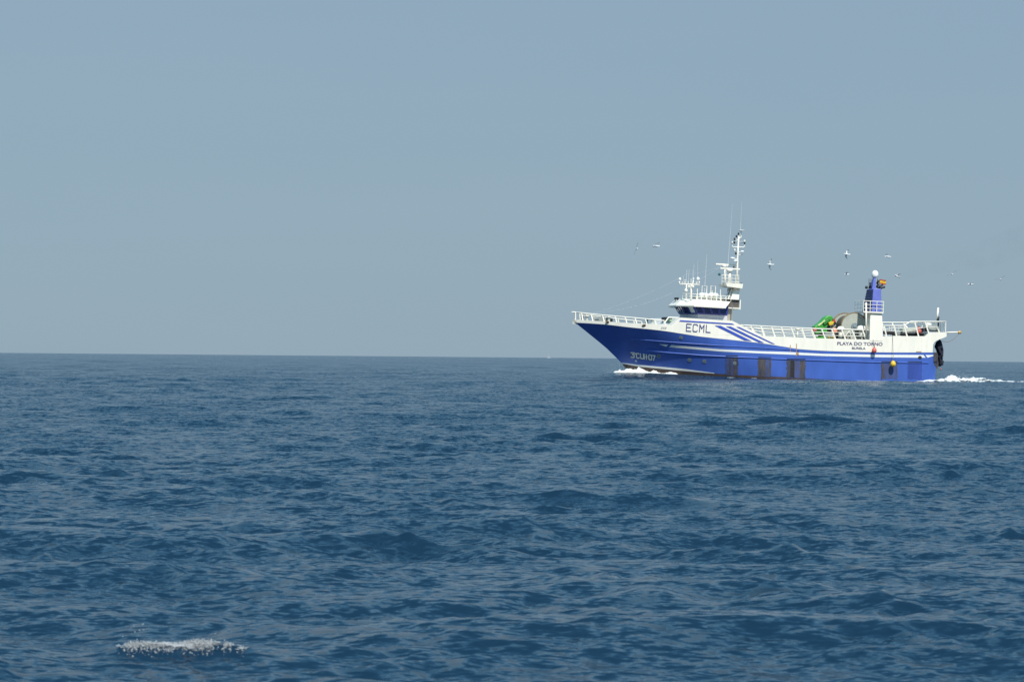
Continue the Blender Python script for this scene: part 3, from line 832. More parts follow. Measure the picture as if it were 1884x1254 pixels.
# frames around the liferafts
for a0, a1, yt in ((1291.8, 1300.6, 525.6), (1308, 1316.6, 526)):
    b = MB(); q0, q1 = P_(a0, yt, -2.0), P_(a1, yt + 0.3, -2.0)
    b.tube([Vector((q0.x, q0.y, z_top)), q0, q1, Vector((q1.x, q1.y, z_top))], 0.04, 6); b.build('raft_frame', WHITE, roof)
for a, yt, y2 in ((1298.6, 467, 525), (1283, 531, 549), (1325.5, 532, 556), (1310, 534, 552)):
    pt = P_(a - (2.4 if yt == 467 else 0), y2, -1.9); p1 = P_(a + (2 if yt == 467 else 0), yt, -1.9)
    b = MB(); b.tube([Vector((pt.x, pt.y, z_top)), p1], 0.03 if yt == 467 else 0.045, 6, r2=0.012 if yt == 467 else 0.04); b.build('aerial', WHITE if yt != 467 else WIRE, roof)
bxs = MB(); pt = P_(1303, 549, -0.8); bxs.box((pt.x, -0.8, z_top + 0.16), (2.6, 1.0, 0.32)); bxs.build('vent_box', GREYST, roof, bevel=0.03)

# mast ---------------------------------------------------------------
mz = P_(1350, 556, 0)
ml = MB()
def rect(px0, px1, py, wy): 
    a, c_ = elev(px0, py, 0), elev(px1, py, 0)
    return [(a[0], -wy, a[1]), (c_[0], -wy, c_[1]), (c_[0], wy, c_[1]), (a[0], wy, a[1])]
ml.loft([rect(1338, 1353.5, 557, 0.8), rect(1347.5, 1358.2, 530, 0.5)])
mast = ml.build('mast', WHITE, ship)
b = MB(); b.tube([P_(1338, 555, -0.6), P_(1347, 530, -0.3)], 0.07, 6); b.tube([P_(1334, 549, -0.3), P_(1341, 534, -0.3)], 0.04, 6); b.tube([P_(1334, 541, -.3), P_(1347, 543, -.3)], 0.03, 6); b.build('brace', WHITE, mast)
pl_ = MB(); a, c_ = elev(1328.6, 523, 0), elev(1360, 529.5, 0)
pl_.loft([[(elev(1331, 527.5, 0)[0], -1.08, elev(1331, 527.5, 0)[1]), (elev(1359, 530, 0)[0], -1.08, elev(1359, 531, 0)[1]), (elev(1359, 530, 0)[0], 1.08, elev(1359, 531, 0)[1]), (elev(1331, 527.5, 0)[0], 1.08, elev(1333, 527.5, 0)[1])],
          [(a[0], -1.1, elev(1328.6, 520.5, 0)[1]), (c_[0], -1.1, elev(1360, 522.5, 0)[1]), (c_[0], 1.1, elev(1360, 525.5, 0)[1]), (a[0], 1.1, a[1])]])
plat = pl_.build('platform', WHITE, mast)
for yy in (505.6, 511.5, 517.5):
    b = MB(); P = [P_(1328, yy, 1.05), P_(1328, yy, -1.05), P_(1359.5, yy + 1, -1.05), P_(1359.5, yy + 1, 1.05), P_(1328, yy, 1.05)]; b.tube(P, 0.024, 6); b.build('guard_rail', WHITE, plat)
for a in (1328.3, 1334, 1340, 1346.5, 1353, 1359.3):
    for sd in (-1.05, 1.05):
        b = MB(); b.tube([P_(a, 524, sd), P_(a, 505.8, sd)], 0.022, 6); b.build('post', WHITE, plat)
# radars
for (xp, yb_, yt, x0, x1, yr) in ((1334, 524, 490, 1316.6, 1355.4, 486.6), (1342.5, 525, 497, 1325, 1361.4, 494.2)):
    w_ = 0.35 if xp < 1340 else -0.75
    b = MB(); b.tube([P_(xp, yb_, w_), P_(xp, yt, w_)], 0.11, 8); rp = b.build('radar_post', WHITE, plat, smooth=True)
    pt = P_((x0 + x1) / 2, yr + 3.0, w_); b = MB(); b.lathe([(0.02, 0.12), (0.24, 0.1), (0.27, -0.05), (0.2, -0.16), (0.02, -0.18)], (P_(xp, yt, w_).x, w_, pt.z)); b.build('radar_motor', CREAM, rp, smooth=True)
    q0, q1 = P_(x0, yr - 0.2, w_), P_(x1, yr + 0.3, w_)
    b = MB(); M_ = Matrix.Identity(3); b.box(tuple((q0 + q1) / 2), (q1.x - q0.x, 0.16, 0.13)); b.build('radar_bar', WHITE, rp, bevel=0.02)
b = MB(); b.tube([P_(1355.6, 530, 0), P_(1356.6, 490, 0), P_(1357.2, 470, 0), P_(1359.2, 434, 0)], 0.11, 10, r2=0.06); pole = b.build('mast_pole', WHITE, mast, smooth=True)
for yy, xa, xb_, up in ((454.2, 1346.6, 1370.2, 6), ):
    b = MB(); b.tube([P_(xa, yy - up, 0), P_(xa + .5, yy - 1.2, 0), P_(xa + 2, yy, 0), P_(xb_ - 2, yy + .3, 0), P_(xb_ - .5, yy - 1, 0), P_(xb_, yy - up, 0)], 0.045, 6); b.build('yard', WHITE, pole)
b = MB(); b.tube([P_(1359, 438, 0), P_(1363, 437, 0), P_(1364.4, 433, 0)], 0.04, 6); b.tube([P_(1359, 440, 0), P_(1354, 443, 0), P_(1354, 438, 0)], 0.04, 6); b.tube([P_(1357, 468.3, 0), P_(1366.5, 468.3, 0)], 0.03, 6); b.build('yard', WHITE, pole)
for a, yy, m in ((1358.6, 430, DARK), (1355, 434.6, DARK), (1351.4, 439.6, DARK), (1351, 446, DARK), (1370, 446.6, DARK), (1347.2, 446, CREAM), (1353.8, 466, DARK), (1350, 491.5, DARK), (1370, 443.4, CREAM), (1351.8, 460, CREAM)):
    pt = P_(a, yy, -0.05); b = MB(); b.lathe([(0.03, -0.11), (0.075, -0.09), (0.075, 0.07), (0.03, 0.11)], tuple(pt), n=10); b.tube([pt, Vector((P_(1357.5, yy, 0).x, 0, pt.z - 0.1))], 0.014, 5); b.build('navigation_lamp', m, pole, smooth=True)
for a, yy, wd in ((1347.6, 475, 0.22), (1353, 480, 0.19), (1365.6, 462.8, 0.16)):
    pt = P_(a, yy, -0.1); b = MB(); b.lathe([(0.01, 0.10), (wd * .9, 0.07), (wd, 0.0), (wd * .8, -0.06), (0.01, -0.08)], tuple(pt)); b.tube([pt - Vector((0, 0, .04)), Vector((P_(1357, yy, 0).x, 0, pt.z - .05))], 0.03, 6); b.build('satellite_dish', DOME, pole, smooth=True)
pt = P_(1364.6, 424, 0); b = MB(); b.lathe([(0.01, 0.05), (0.25, 0.03), (0.25, -0.03), (0.01, -0.05)], tuple(pt)); b.tube([pt, P_(1363.8, 434, 0)], 0.025, 6); b.build('wind_sensor', CREAM, pole, smooth=True)
for a0, y0, a1, y1 in ((1339.3, 487, 1347.6, 374), (1361.6, 437, 1364.6, 370)):
    b = MB(); b.tube([P_(a0, y0, -0.4 if a0 < 1350 else 0), P_(a1, y1, -0.4 if a0 < 1350 else 0)], 0.026, 6, r2=0.007); b.build('whip_antenna', WIRE, pole)
b = MB(); b.tube([P_(1361, 527, 0), P_(1364.5, 521, 0)], 0.09, 8); b.build('floodlight', DARK, mast)
b = MB(); b.box(tuple(P_(1345, 536, 0.3)), (0.5, 0.7, 0.5)); b.build('junction_box', GREYST, mast, bevel=0.02)
# stays
def stay(a, b_, sag, r, m=WIRE, name='stay_wire', parent=None):
    P = [Vector(a).lerp(Vector(b_), t) - Vector((0, 0, sag * 4 * t * (1 - t))) for t in np.linspace(0, 1, 9)]
    b = MB(); b.tube(P, r, 5); return b.build(name, m, parent or ship)
stay(P_(1088, 576, 0), P_(1330, 488, 0), 0.9, 0.004)
stay(P_(1090, 577, 0.2), P_(1262, 505, -1.0), 0.25, 0.005)
stay(P_(1262, 505, -1.0), P_(1345, 482, 0), 0.2, 0.004)
b = MB(); pt = P_(1323.5, 504.5, 0.3); b.lathe([(0.01, -0.16), (0.13, -0.03), (0.12, 0.05), (0.01, 0.15)], tuple(pt), 'x', 8); b.build('radar_reflector', TEAL, mast)

# bow deck gear --------------------------------------------------------
bw = MB(); bw.tube([P_(1221, 596, -3.0), P_(1230, 583.8, -3.0), P_(1248, 584.2, -3.0), P_(1242, 595, -3.0)], 0.07, 6); bwo = bw.build('deck_hatch_frame', WHITE, ship)
b = MB(); b.box(tuple(P_(1240, 587.5, -1.0)), (1.7, 2.2, 0.34)); b.build('hatch_cover', DARK, bwo, bevel=0.05)
b = MB(); b.box(tuple(P_(1236, 592.6, -2.3)), (0.6, 0.7, 0.5)); b.build('winch_box', mat('pale_green_paint', (0.30, 0.42, 0.28), 0.5, var=.2, vscale=4), bwo, bevel=0.05)
wn_ = MB(); pt = P_(1103, 588.6, 0); wn_.lathe([(0.35, -1.0), (0.35, -0.9), (0.2, -0.88), (0.2, 0.88), (0.35, 0.9), (0.35, 1.0)], tuple(pt), 'y', 14); wno = wn_.build('anchor_winch', GREYST, ship)
b = MB(); b.box((pt.x + 0.7, 0, pt.z - 0.1), (0.7, 1.2, 0.6)); b.build('winch_motor', DARK, wno, bevel=.05)
for a in (1072, 1080, 1120, 1190, 1200):
    pt = P_(a, 584 + (a - 1072) * 0.05, -0.1 if a < 1100 else -0.8); b = MB(); b.lathe([(0.16, -0.4), (0.13, -0.3), (0.13, 0.08), (0.2, 0.12), (0.2, 0.2), (0.01, 0.22)], tuple(pt), n=10); b.build('bollard', CREAM if a != 1190 else TEAL, ship, smooth=True)

# ------------------------------------------------------------------ working deck: crane, drum, vents
cr = empty('crane', Matrix.Identity(4), ship)
def c6(L, w): return [elev(1480 + x / 15.675, 560 + y / 15.675, w) for x, y in L]
WC = -2.0
b = MB(); b.prism(c6([(250, 640), (430, 510), (560, 370), (640, 322), (740, 325), (790, 400), (740, 500), (640, 560), (600, 670), (400, 720), (270, 720)], WC), WC - 0.45, WC + 0.45); b.build('boom', GREEN, cr, bevel=0.06)
b = MB(); b.prism(c6([(470, 520), (640, 400), (700, 420), (640, 500), (520, 590)], WC), WC - 0.62, WC - 0.47); b.build('boom_cheek', mat('crane_dark_green', (0.035, 0.22, 0.03), .45, var=.2, vscale=4), cr, bevel=0.03)
b = MB(); b.prism(c6([(620, 520), (760, 480), (790, 520), (740, 590), (660, 610)], WC), WC - 0.66, WC + 0.5); b.build('cylinder_guard', YELLOW, cr, bevel=0.03)
b = MB(); b.prism(c6([(340, 590), (440, 520), (530, 440), (545, 470), (450, 555), (360, 625)], WC), WC - 0.52, WC - 0.455); b.build('decal', PALEY, cr)
b = MB(); b.prism(c6([(770, 420), (840, 410), (880, 520), (890, 560), (780, 660), (700, 700), (620, 690), (740, 610)], WC), WC - 0.35, WC + 0.6); b.build('grapple', DARK, cr, bevel=0.06)
b = MB(); b.prism(c6([(770, 430), (830, 420), (860, 500), (800, 510)], WC), WC - 0.42, WC - 0.34); b.build('grapple_plate', REDP, cr)
b = MB(); q0, q1 = P_(1480 + 740 / 15.675, 560 + 640 / 15.675, WC - .5), P_(1480 + 840 / 15.675, 560 + 570 / 15.675, WC - .5); b.tube([q0, q1], 0.07, 8); b.build('ram', GREYST, cr)
b = MB(); pt = P_(1514, 614, WC); b.lathe([(0.75, -0.7), (0.7, -0.3), (0.42, -0.25), (0.38, 0.75)], tuple(pt), n=14); b.build('pedestal', GREEN, cr)
b = MB(); b.prism(c6([(300, 720), (520, 690), (540, 760), (420, 850), (300, 850)], WC), WC - 0.3, WC + 0.6); b.build('lower_arm', GREEN, cr, bevel=0.04)
b = MB(); b.prism(c6([(340, 830), (520, 800), (540, 880), (340, 880)], WC), WC - 0.5, WC + 0.6); b.build('hose_bundle', DARK, cr, bevel=.04)
b = MB(); b.prism(c6([(550, 720), (790, 720), (800, 790), (550, 800)], WC), WC - 0.2, WC + 0.8); b.build('motor', DARK, cr, bevel=.04)
b = MB(); b.prism(c6([(610, 930), (760, 930), (760, 990), (610, 990)], WC), WC - 0.9, WC - 0.3); b.build('base_block', YELLOW, cr, bevel=.03)

dr = empty('net_drum', Matrix.Identity(4), ship)
xd, zd = elev(1571.5, 600, -2.8)
RD = elev(1571.5, 575.2, -2.8)[1] - zd
GREYD = mat('drum_beige_grey_paint', (0.42, 0.43, 0.37), 0.6, var=0.14, vscale=1.6)
for y0, y1, m in ((-2.85, -2.73, GREYD), (-0.4, -0.28, GREYD)):
    b = MB(); b.lathe([(0.01, y0), (RD - 0.03, y0), (RD, y0 + 0.02), (RD, y1 - .02), (RD - 0.03, y1), (0.01, y1)], (xd, 0, zd), 'y', 48); fl_ = b.build('flange', m, dr)
    b = MB(); b.lathe([(RD - 0.02, y0 - 0.03), (RD + 0.05, y0 - 0.03), (RD + 0.05, y1 + 0.03), (RD - 0.02, y1 + 0.03), (RD - 0.02, y0 - 0.03)], (xd, 0, zd), 'y', 48, cap=False); b.build('rim', TAN, fl_)
b = MB(); b.lathe([(0.55, -2.7), (0.95, -2.3), (1.0, -0.8), (0.7, -0.42)], (xd, 0, zd), 'y', 28); b.build('wound_net', mat('wound_net_tan', (0.16, 0.12, 0.08), .95, rgb2=(.05, .07, .05), vscale=12, bump=.8), dr, smooth=True)
pt = elev(1573.5, 596.8, -1.9); b = MB(); b.lathe([(0.30, -2.92), (0.30, -2.8), (0.12, -2.8)], (xd, 0, zd), 'y', 18); b.lathe([(0.01, -3.0), (0.14, -2.98), (0.14, -2.85)], (xd, 0, zd), 'y', 14); b.build('hub', mat('hub_blue_grey', (0.22, 0.27, 0.29), .4, var=.2, vscale=5), dr, smooth=False)
for sx in (-1, 1):
    b = MB(); b.bar((xd + sx * 0.9, -2.95, zd - 1.55), (xd + sx * 0.08, -2.95, zd - 0.25), 0.14, 0.1); b.bar((xd + sx * 0.9, -0.1, zd - 1.55), (xd + sx * 0.08, -0.1, zd), 0.16, 0.12); b.build('drum_stand', GREYST, dr)
def vent(px, ptop, r):
    c_ = P_(px, ptop, -3.3); e_v = empty('mushroom_vent', Matrix.Identity(4), ship)
    b = MB(); b.lathe([(r, -1.05 * r), (r * 1.02, -0.85 * r), (r * 0.92, -0.45 * r), (r * 0.62, -0.13 * r), (0.01, 0.0)], tuple(c_), n=18); b.build('cap', WHITE, e_v, smooth=True)
    b = MB(); b.lathe([(r * 0.55, -1.1), (r * 0.55, -r)], tuple(c_), n=14); b.build('stem', WHITE, e_v, smooth=True)
vent(1547, 599.8, 0.34); vent(1585.3, 598.2, 0.44)
for a in (1521, 1541, 1557, 1565, 1577): 
    pt = P_(a, 616, -2.4); b = MB(); b.box(tuple(pt), (0.55, 0.6, 0.5)); b.build('deck_machinery', random.choice([DARK, GREYST, RUST]), ship, bevel=.05)
b = MB(); b.tube([P_(1553, 622, -3), P_(1563, 608, -3)], .045, 6); b.tube([P_(1563, 608, -3), P_(1566, 622, -3)], .045, 6); b.build('tripod', CREAM, ship)
b = MB(); pt = P_(1467.5, 605.8, -3.2); b.lathe([(0.12, -0.1), (0.2, -0.05), (0.18, 0.12), (0.02, 0.16)], tuple(pt)); b.tube([pt, pt - Vector((0, 0, 0.9))], 0.08, 8); b.build('gooseneck_vent', WHITE, ship, smooth=True)

# ------------------------------------------------------------------ funnel tower
ft = empty('funnel_tower', Matrix.Identity(4), ship)
def rg(px0, px1, py, y0, y1):
    a, c_ = elev(px0, py, -4.0), elev(px1, py, -4.0)
    return [(a[0], y0, a[1]), (c_[0], y0, c_[1]), (c_[0], y1, c_[1]), (a[0], y1, a[1])]
b = MB(); b.loft([rg(1598.5, 1623, 626.5, -4.2, -2.3), rg(1599.8, 1622.4, 590, -4.13, -2.3), rg(1601.5, 1622, 575, -4.08, -2.3)]); b.build('tower', WHITE, ft)
b = MB(); xa, za = elev(1601.5, 574.2, -4.0); xb2, _ = elev(1624.5, 574.2, -4.15)
xa2 = elev(1588, 574.2, -4.15)[0]
b.box(((xa2 + xb2) / 2, -3.1, za), (xb2 - xa2, 2.3, 0.12)); fp = b.build('funnel_platform', WHITE, ft)
for hz, rr_ in ((0.98, .032), (0.66, .024), (0.34, .024)):
    b = MB(); b.tube([(xa2, -1.97, za + hz), (xa2, -4.22, za + hz), (xb2, -4.22, za + hz), (xb2, -1.97, za + hz)], rr_, 6); b.build('guard_rail', WHITE, fp)
for k in range(4):
    x = xa2 + (xb2 - xa2) * k / 3; b = MB(); b.tube([(x, -4.22, za), (x, -4.22, za + 0.98)], 0.032, 6); b.build('post', WHITE, fp)
for k in range(1, 4):
    b = MB(); b.tube([(xa2, -4.22 + 0.75 * k, za), (xa2, -4.22 + .75 * k, za + 0.98)], 0.028, 6); b.build('post', WHITE, fp)
b = MB(); b.tube([P_(1593.6, 556, -4.2), P_(1593.6, 622, -4.2)], 0.075, 8); b.build('platform_strut', WHITE, ft, smooth=True)
def rf(px0, px1, py, y0, y1):
    a, c_ = elev(px0, py, y0), elev(px1, py, y0)
    return [(a[0], y0, a[1]), (c_[0], y0, c_[1]), (c_[0], y1, c_[1]), (a[0], y1, a[1])]
FUN = mat('funnel_blue_paint', (0.13, 0.16, 0.50), 0.42, var=0.18, vscale=2.5)
b = MB(); b.loft([rf(1603.6, 1622.3, 573.5, -3.95, -1.55), rf(1607, 1621.4, 531, -3.75, -2.1)]); fu = b.build('funnel', FUN, ft, bevel=0.05)
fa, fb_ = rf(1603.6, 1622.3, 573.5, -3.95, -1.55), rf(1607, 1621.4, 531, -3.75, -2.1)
lv_ = MB()  # dark slats added so the funnel's forward face looks shaded
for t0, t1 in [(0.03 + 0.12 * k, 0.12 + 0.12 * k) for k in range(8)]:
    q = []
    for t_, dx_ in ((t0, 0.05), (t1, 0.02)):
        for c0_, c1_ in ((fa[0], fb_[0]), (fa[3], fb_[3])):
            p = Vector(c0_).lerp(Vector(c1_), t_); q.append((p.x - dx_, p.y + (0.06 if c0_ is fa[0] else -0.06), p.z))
    MB().add([q[0], q[1], q[3], q[2]] + [(x + 0.03, y, z) for x, y, z in (q[0], q[1], q[3], q[2])], [(0, 1, 2, 3), (7, 6, 5, 4), (0, 4, 5, 1), (1, 5, 6, 2), (2, 6, 7, 3), (3, 7, 4, 0)]).build('shade_slat', mat('painted_shade_navy', (0.022, 0.03, 0.10), 0.6, var=0.3, vscale=3), fu)
b = MB(); b.loft([rf(1604.6, 1612, 531, -3.2, -2.6), rf(1608, 1611, 510, -3.05, -2.75)]); b.build('dome_mast', FUN, ft)
pt = P_(1610, 503.5, -2.9); b = MB(); b.lathe([(0.22, -0.32), (0.29, -0.25), (0.30, 0.0), (0.26, 0.14), (0.16, 0.26), (0.01, 0.31)], tuple(pt), n=18); b.build('satellite_dome', DOME, ft, smooth=True)
for x0, y0, x1, y1, r_ in ((1613, 529, 1616.5, 522, .10), (1616, 530, 1624.5, 523.4, .085), (1619, 531.5, 1628, 528, .085), (1602, 530, 1601, 522, .06), (1613.5, 522, 1617, 516, .1)):
    b = MB(); q0, q1 = P_(x0, y0, -2.9), P_(x1, y1, -2.9); b.tube([q0, q0.lerp(q1, .5) + Vector((0, 0, .05)), q1], r_, 8); b.build('exhaust_pipe', DARK, ft, smooth=True)
for a in (1598.8, 1602.5, 1606.5, 1614.5):
    b = MB(); b.tube([P_(a, 531, -2.2), P_(a, 512.5, -2.2)], 0.022, 5); b.build('stay_post', DARK, ft)
b = MB(); b.tube([P_(1598.8, 521, -2.2), P_(1607, 521, -2.2)], .05, 6); b.tube([P_(1599.5, 531, -2.2), P_(1602, 522, -2.2)], .07, 6); b.build('lamp_bracket', DARK, ft)
pt = P_(1594, 528.5, -2.2); b = MB(); b.lathe([(0.03, -0.12), (0.12, -.08), (.14, .08), (.03, .1)], tuple(pt), 'x', 10); b.tube([pt, P_(1600, 530, -2.2)], .025, 5); b.build('floodlight', DARK, ft, smooth=True)

# ------------------------------------------------------------------ stern gear
b = MB(); b.tube([P_(1723.6, 590, -2.6), P_(1726.2, 566, -2.6)], 0.085, 8); sp_ = b.build('stern_post', WHITE, ship, smooth=True)
b = MB(); b.tube([P_(1725.6, 590, -2.75), P_(1727, 582.5, -2.75)], 0.09, 8); b.tube([P_(1726, 600, -2.7), P_(1727, 590.5, -2.7)], 0.08, 8); b.build('lamp', DARK, sp_, smooth=True)
b = MB(); b.tube([P_(1741.5, 611.6, -2.6), P_(1764, 611, -2.6)], 0.075, 8); bo = b.build('outrigger_boom', WHITE, ship, smooth=True)
b = MB(); q = P_(1764, 611, -2.6); b.lathe([(0.09, -0.1), (0.14, 0), (0.14, 0.2), (0.05, 0.24)], tuple(q), 'x', 10); b.build('boom_tip', BRASS, bo, smooth=True)
b = MB(); P = [P_(1765, 613, -2.6).lerp(P_(1733, 627, -2.6), t) - Vector((0, 0, 0.35 * 4 * t * (1 - t))) for t in np.linspace(0, 1, 9)]; b.tube(P, 0.022, 5); b.build('boom_rope', ROPE, bo)
for a, yy, sx, m in ((1636, 612, .9, DARK), (1649, 613, .6, GREYST), (1661, 611, .7, TEAL), (1673, 607, 1.6, mat('canvas_cover', (.50, .52, .44), .8, var=.25, vscale=3)), (1676, 614.5, 2.2, DARK), (1700, 606, .5, RUST), (1713, 603, .8, GREYST), (1716, 606, .9, DARK), (1706, 598, .5, CREAM)):
    pt = P_(a, yy, -2.4 + random.uniform(-.4, .4)); b = MB(); b.box(tuple(pt), (sx, 0.9, 0.42 if m != DARK else .3), Matrix.Rotation(random.uniform(-.15, .15), 3, 'Y')); b.build('deck_gear', m, ship, bevel=.08)
for a in (1636, 1640.5, 1645, 1653.5, 1657):
    b = MB(); b.tube([P_(a, 617, 1.2), P_(a, 600, 1.2)], 0.05, 6); b.build('gear_post', CREAM, ship)
b = MB(); b.tube([P_(1695, 612, -1.5), P_(1709, 597, -1.5)], .06, 6); b.tube([P_(1688, 610, -1.5), P_(1703, 594, -1.5)], .05, 6); b.build('ladder_brace', CREAM, ship)

# gallows beam that carries the trawl door
b = MB(); b.tube([P_(1727, 622, -3.2), P_(1731, 630, -3.2)], .06, 6); b.build('door_hook', DARK, ship)

# ------------------------------------------------------------------ things carried by the trawler
def on_ship(name, px, py, w):
    q = SHIP @ E3(px, py, w)
    M_ = Matrix.Translation(q) @ SHIP.to_quaternion().to_matrix().to_4x4()
    return empty(name, M_)
SC = 0.0489                       # metres per reading unit at the ship
def buoy(name, px, py, w, rx, rz, m, label, pear, rope_to, grp):
    e = on_ship(name, px, py + rz / SC, w); tag(e, label, 'buoy', grp)
    prof = [(0.01, 0), (rx * .6, rz * .14), (rx * .93, rz * .5), (rx, rz * .85), (rx * .92, rz * 1.25), (rx * (.55 if pear else .62), rz * 1.7), (rx * .2, rz * 1.98), (.01, rz * 2)]
    b = MB(); b.lathe(prof, (0, 0, 0), n=18); b.build('float', m, e, smooth=True)
    b = MB(); b.lathe([(0.05, rz * 1.9), (0.06, rz * 2.15), (.03, rz * 2.2)], (0, 0, 0), n=8); b.build('eye', DARK, e)
    if rope_to:
        inv = e.matrix_world.inverted() if False else (Matrix.Translation(SHIP @ E3(px, py + rz / SC, w)) @ SHIP.to_quaternion().to_matrix().to_4x4()).inverted()
        t_ = inv @ (SHIP @ rope_to); b = MB(); b.tube([(0, 0, rz * 2.1), tuple(t_)], 0.016, 5); b.build('rope', ROPE, e)
    return e
buoy('buoy', 1608.2, 644, -4.5, 0.215, 0.27, PINK, 'red pear-shaped buoy hanging on the white bulwark below the boat name', True, on_hull(1606, 624.5, 0.05), None)
buoy('buoy', 1643, 669, -4.6, 0.25, 0.29, YBUOY, 'round yellow buoy hanging on a long rope down the blue hull', False, on_hull(1642, 617, 0.05), None)
buoy('deck_float', 1498.5, 606.5, -3.6, 0.2, 0.2, PINK, 'faded red float at the rail in front of the green crane', False, None, None)
buoy('deck_float', 1535, 608.5, -3.6, 0.27, 0.29, ORANGE, 'faded orange float behind the rail between green crane and white vent', True, None, None)
buoy('deck_float', 1690, 608, -3.4, 0.27, 0.34, PINK, 'faded pink float behind the rail on the aft deck', True, None, None)
# liferafts on the wheelhouse roof
for px, lb in ((1294.8, 'white liferaft canister on the wheelhouse roof, the one nearer the bow'), (1312.5, 'white liferaft canister on the wheelhouse roof, the one nearer the mast')):
    e = on_ship('liferaft_canister', px, 542.8, -2.2); tag(e, lb, 'liferaft', 'liferafts on the wheelhouse roof')
    b = MB(); b.lathe([(0.01, -0.43), (0.13, -0.42), (0.185, -0.34), (0.20, -0.03), (0.20, 0.03), (0.185, 0.34), (0.13, 0.42), (0.01, 0.43)], (0, 0, 0), 'x', 16); b.build('shell', DOME, e, smooth=True)
    b = MB(); b.lathe([(0.19, -0.03), (0.215, -0.03), (0.215, 0.03), (0.19, 0.03)], (0, 0, 0), 'x', 16); b.build('band', GREYST, e)
    for sx in (-0.25, 0.25):
        b = MB(); b.box((sx, 0, -0.3), (0.08, 0.4, 0.26)); b.build('cradle', CREAM, e)
# flag
e = on_ship('flag', 1617.8, 523.5, -2.9); tag(e, 'small red and yellow striped flag flying behind the blue funnel', 'flag')
b = MB(); b.tube([(-0.02, 0, -0.45), (0.02, 0, 0.5)], 0.018, 6); b.build('staff', DARK, e)
for k, (z0, z1, m) in enumerate(((0.05, 0.16, REDP), (0.16, 0.36, YELLOW), (0.36, 0.47, REDP))):
    b = MB(); nn = 10; V = []
    for i in range(nn + 1):
        x = 0.03 + 0.6 * i / nn; y = 0.07 * math.sin(i * 0.9) * i / nn - 0.0; dz = -0.03 * i / nn + 0.02 * math.sin(i * .7)
        V += [(x, y, z0 + dz), (x, y, z1 + dz), (x, y + 0.006, z1 + dz), (x, y + 0.006, z0 + dz)]
    b.loft([V[i * 4:i * 4 + 4] for i in range(nn + 1)]); b.build('stripe', m, e, smooth=False)
# trawl door with netting hung at the stern
e = on_ship('trawl_door', 1729, 672, -3.2); tag(e, 'dark trawl door wrapped in black netting hanging at the stern', 'trawl door')
def c7(x, y): 
    q = SHIPI @ (SHIP @ E3(1600 + x / 7.84, 550 + y / 7.84, -3.2)); o_ = E3(1729, 672, -3.2)
    return (q.x - o_.x, q.z - o_.z)
b = MB(); b.prism([c7(*p) for p in ((985, 620), (1020, 590), (1040, 650), (1058, 730), (1056, 800), (1048, 870), (1040, 940), (1018, 975), (1000, 930), (1005, 800), (985, 730), (962, 690))], -0.2, 0.55); b.build('door_panel', NET, e, bevel=0.06)
b = MB()
for k in range(34):
    t = random.random(); x, z = c7(1012 + random.uniform(-12, 30) * (0.3 + t), 610 + 330 * t)
    b.ball((x, random.uniform(-.35, .1), z), random.uniform(.05, .11), 7, 5, sz=1.8)
b.build('netting', NET, e, smooth=True)
b = MB(); b.prism([c7(*p) for p in ((935, 770), (1015, 770), (1018, 905), (985, 1000), (945, 860))], 0.1, 0.3); b.build('worn_shoe', RUST, e, bevel=.03)
b = MB(); b.tube([(*c7(1010, 600)[:1], -0.05, c7(1010, 600)[1]), (c7(1010, 560)[0], -0.05, c7(1010, 560)[1] + .1)], .05, 6); b.build('chain', DARK, e)
for x, y, m in ((1030, 835, DOME), (1012, 1005, PINK)):
    q = c7(x, y); b = MB(); b.ball((q[0], -0.3, q[1]), 0.07, 8, 6); b.build('net_float', m, e, smooth=True)

